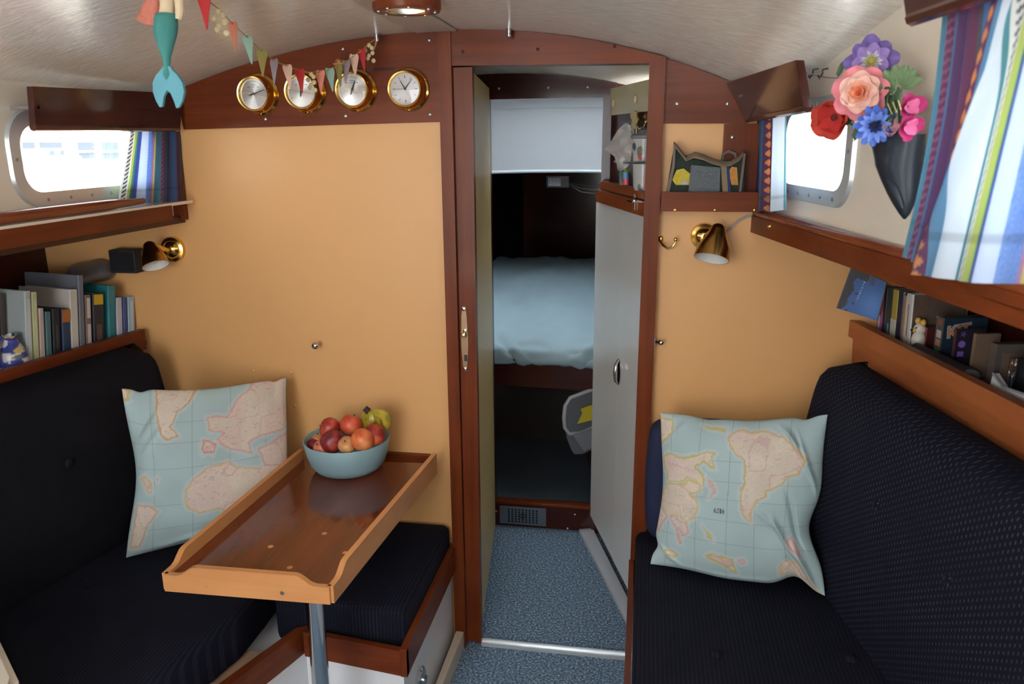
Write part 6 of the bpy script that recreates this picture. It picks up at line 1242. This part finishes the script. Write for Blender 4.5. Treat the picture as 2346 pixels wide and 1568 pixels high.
rows = [[(1432, 283), (1440, 283), (1446, 290), (1450, 300)], [(1414, 300), (1430, 296), (1446, 305), (1455, 318)], [(1402, 322), (1424, 320), (1442, 322), (1450, 330)], [(1387, 342), (1412, 348), (1430, 345), (1448, 350)], [(1408, 358), (1420, 366), (1432, 366), (1446, 366)], [(1416, 388), (1422, 392), (1430, 388), (1440, 380)]]
P = np.array([[pp_(x, y, .064+.012*((i+j) % 2)-.004*j) for j, (x, y) in enumerate(r)] for i, r in enumerate(rows)])
def refine(P, k=4):
    for ax in (0, 1):
        n_ = P.shape[ax]; s = np.linspace(0, n_-1, (n_-1)*k+1); i = np.minimum(s.astype(int), n_-2); f = s-i; f = f*f*(3-2*f); sh = [1, 1, 1]; sh[ax] = -1; f = f.reshape(sh); P = np.take(P, i, ax)*(1-f)+np.take(P, i+1, ax)*f
    return P
mb = MB(); mb.tsheet(refine(P), .003); obj('fabric', mb, mat('white_linen', lin(206, 202, 200), .9), t, sm=80)
# vent in the step
t = thing('vent_grille', PY(1198, 1190, 2.805), 'steel vent grille with small holes in the mahogany step of the passage', 'vent')
v0, v1 = PY(1145, 1209, 2.8035), PY(1251, 1168, 2.8035); v0[2] = .009; v1[2] = .086
mb = MB(); mb.span(v0, v1+np.array([0, .003, 0]), bev=.001); pl = obj('plate', mb, STEEL, t)
mb = MB(); w_, h_ = v1[0]-v0[0], v1[2]-v0[2]; cx = (v0[0]+v1[0])/2; cz = (v0[2]+v1[2])/2
for i in range(9):
    for j in range(6):
        if abs(i-4) < 1 and 1 < j < 4: continue
        mb.lathe([(.0042, 0), (0, .0001)], axis_frame((cx+(i-4)*w_*.075, 2.8032, cz+(j-2.5)*h_*.13), FW), 8, capped=False)
for k in range(6): a = k*math.pi/6; mb.span((cx-.014*math.cos(a)-.0012, 2.8031, cz-.014*math.sin(a)-.0012), (cx+.014*math.cos(a)+.0012, 2.8033, cz+.014*math.sin(a)+.0012)) if k in (0, 3) else mb.ball((cx+.008*math.cos(a*2), 2.8032, cz+.008*math.sin(a*2)), (.004, .0004, .004), nu=8, nv=4)
o = obj('holes', mb, BLACK, t); o['kind'] = 'stuff'
# ================================================================== FORE CABIN
t = thing('berth', (-.36, 3.2, .1), 'dark mahogany berth in the fore cabin under the blue duvet', 'bed')
mb = MB(); mb.prism([(-.95, 2.935, .555), (.10, 2.935, .53), (.10, 2.935, .628), (-.95, 2.935, .645)], (0, .02, 0)); obj('front_board', mb, MAHD['x'], t)
mb = MB(); mb.prism([(-.98, 2.955, .60), (.13, 2.955, .60), (.02, 4.6, .60), (-.80, 4.6, .60)], (0, 0, .02)); obj('bunk_board', mb, MAHD['y'], t)
mb = MB(); mb.prism([(-.98, 3.50, .101), (.13, 3.50, .101), (.13, 3.50, .6), (-.98, 3.50, .6)], (0, .02, 0)); obj('back_panel', mb, DK, t)
mb = MB(); mb.prism([(-.175, 3.04, .101), (-.26, 3.49, .101), (-.26, 3.49, .6), (-.175, 3.04, .6)], (.02, 0, 0)); obj('side_panel', mb, MAHD['z'], t)
n1, n2 = 70, 70; P = np.zeros((n1+1, n2+1, 3))
for i in range(n1+1):
    for j in range(n2+1):
        u, v = i/n1, j/n2; x = -.92+1.0*u-.10*v*u+.12*v*(1-u)
        pr = [(0, 2.958, .648), (.05, 2.922, .650), (.10, 2.905, .668), (.18, 2.915, .700), (.28, 2.98, .728), (.40, 3.14, .752), (.55, 3.42, .778), (.70, 3.72, .802), (.85, 4.1, .838), (.93, 4.32, .850), (1, 4.5, .79)]
        for (a0, y0, z0), (a1, y1, z1) in zip(pr[:-1], pr[1:]):
            if v <= a1+1e-9: f = (v-a0)/(a1-a0); y, z = y0+(y1-y0)*f, z0+(z1-z0)*f; break
        P[i, j] = (x, y, z-.018*max(0, 1-v/.3)*(1-math.cos((x+.365)*5))-.03*max(0, 1-v/.2)*(u-.3))
gx, gy = np.meshgrid(np.linspace(0, 1, n1+1), np.linspace(0, 1, n2+1), indexing='ij')
wr = .020*(vnoise(gx*1.6, gy, 7, 91)-.5)+.012*(vnoise(gx+gy*.6, gy-gx*.3, 18, 92)-.5); dg1 = np.abs(gx-.72-.5*(gy-.1)*1.2); dg2 = np.abs(gx-.44+.55*(gy-.1)); dg3 = np.abs(gx-.78-.4*gy)
fr_ = np.clip(1-gy/.42, 0, 1); wr -= .018*fr_*np.exp(-(dg1/.018)**2); wr += .016*fr_*np.exp(-((dg1-.035)/.02)**2); wr -= .018*fr_*np.exp(-(dg2/.018)**2); wr += .014*fr_*np.exp(-((dg2-.03)/.02)**2); wr += .01*fr_*np.exp(-(dg3/.015)**2)
ed = np.clip(gy/.06, 0, 1); P[:, :, 2] += wr*ed; P[:, :, 1] -= wr*np.clip(1-gy/.3, 0, 1)*1.2
k_ = 1; mb = MB(); mb.tsheet(P, .012); obj('duvet', mb, mat('blue_duvet_cotton', lin(162, 188, 198), .9, bump=.3, bscale=120, var=.03), sm=80, label='pale blue duvet spread over the berth in the fore cabin', cat='duvet')
lp = PY(1272, 417, 3.56); t = thing('lamp_unit', lp-UP*.02, 'small dark unit with a pale label under the fore cabin headlining', 'device')
mb = MB(); mb.box((.10, .03, .05), c=lp+np.array([.01, .02, 0])); obj('case', mb, BLACK, t); mb = MB(); mb.box((.056, .002, .036), c=lp+np.array([-.004, .004, 0])); lbp = obj('label_plate', mb, mat('grey_label', lin(150, 152, 160), .5), t)
for k in range(4): mb = MB(); mb.box((.0012, .001, .026), c=lp+np.array([-.024+.014*k, .0025, 0])); obj('rule', mb, mat('label_rule', lin(96, 98, 106), .6), lbp)
for k, yy in enumerate((420, 428, 436)):
    mb = MB(); mb.tube([PY(1296, 418, 3.57), PY(1330, yy+4, 3.56), PY(1360, yy+8, 3.56), PY(1400, yy, 3.56)], .0022, 6); obj('wire', mb, BLACK, t)
t = thing('plastic_tub', PY(1325, 1000, 2.92), 'white rimmed plastic tub with a yellow cloth under the berth', 'tub')
lpx = [(1292, 958), (1295, 930), (1306, 912), (1345, 897), (1390, 884), (1410, 900), (1404, 950), (1370, 975), (1330, 993), (1304, 994), (1294, 980)]
mb = MB(); pts = [PY(x, y, 2.90+.0006*(x-1290)) for x, y in lpx]; mb.tube(pts+[pts[0], pts[1]], .008, 10); obj('rim', mb, mat('white_rim', lin(176, 178, 180), .4), t, sm=60)
cc = np.mean(pts, 0); mb = MB(); rings_ = [[c_+(cc-c_)*s+np.array([.0, .0, -d]) for c_ in pts] for s, d in ((0, 0), (.1, .05), (.35, .12), (.8, .16))]; vs = [p for r in rings_ for p in r]; m__ = len(pts)
mb.add(vs, [(i*m__+j, i*m__+(j+1) % m__, (i+1)*m__+(j+1) % m__, (i+1)*m__+j) for i in range(3) for j in range(m__)]); obj('body', mb, mat('grey_tub', lin(96, 98, 104), .5), t, sm=60)
mb = MB(); mb.prism([PY(x, y, 2.905) for x, y in ((1322, 972), (1334, 948), (1330, 938), (1350, 930), (1380, 925), (1380, 958), (1345, 966))], (0, .012, 0)); obj('yellow_cloth', mb, mat('yellow_cloth', lin(190, 172, 40), .8), t)
mb = MB(); mb.tsheet(refine(np.array([[PY(x, y, 2.893) for x, y in r] for r in ([(1312, 996), (1330, 992), (1350, 985), (1375, 975)], [(1322, 1012), (1336, 1010), (1352, 1005), (1372, 1000)], [(1338, 1034), (1343, 1032), (1352, 1028), (1366, 1026)])])), .003); obj('liner', mb, mat('grey_liner', lin(112, 114, 122), .4), t, sm=70)
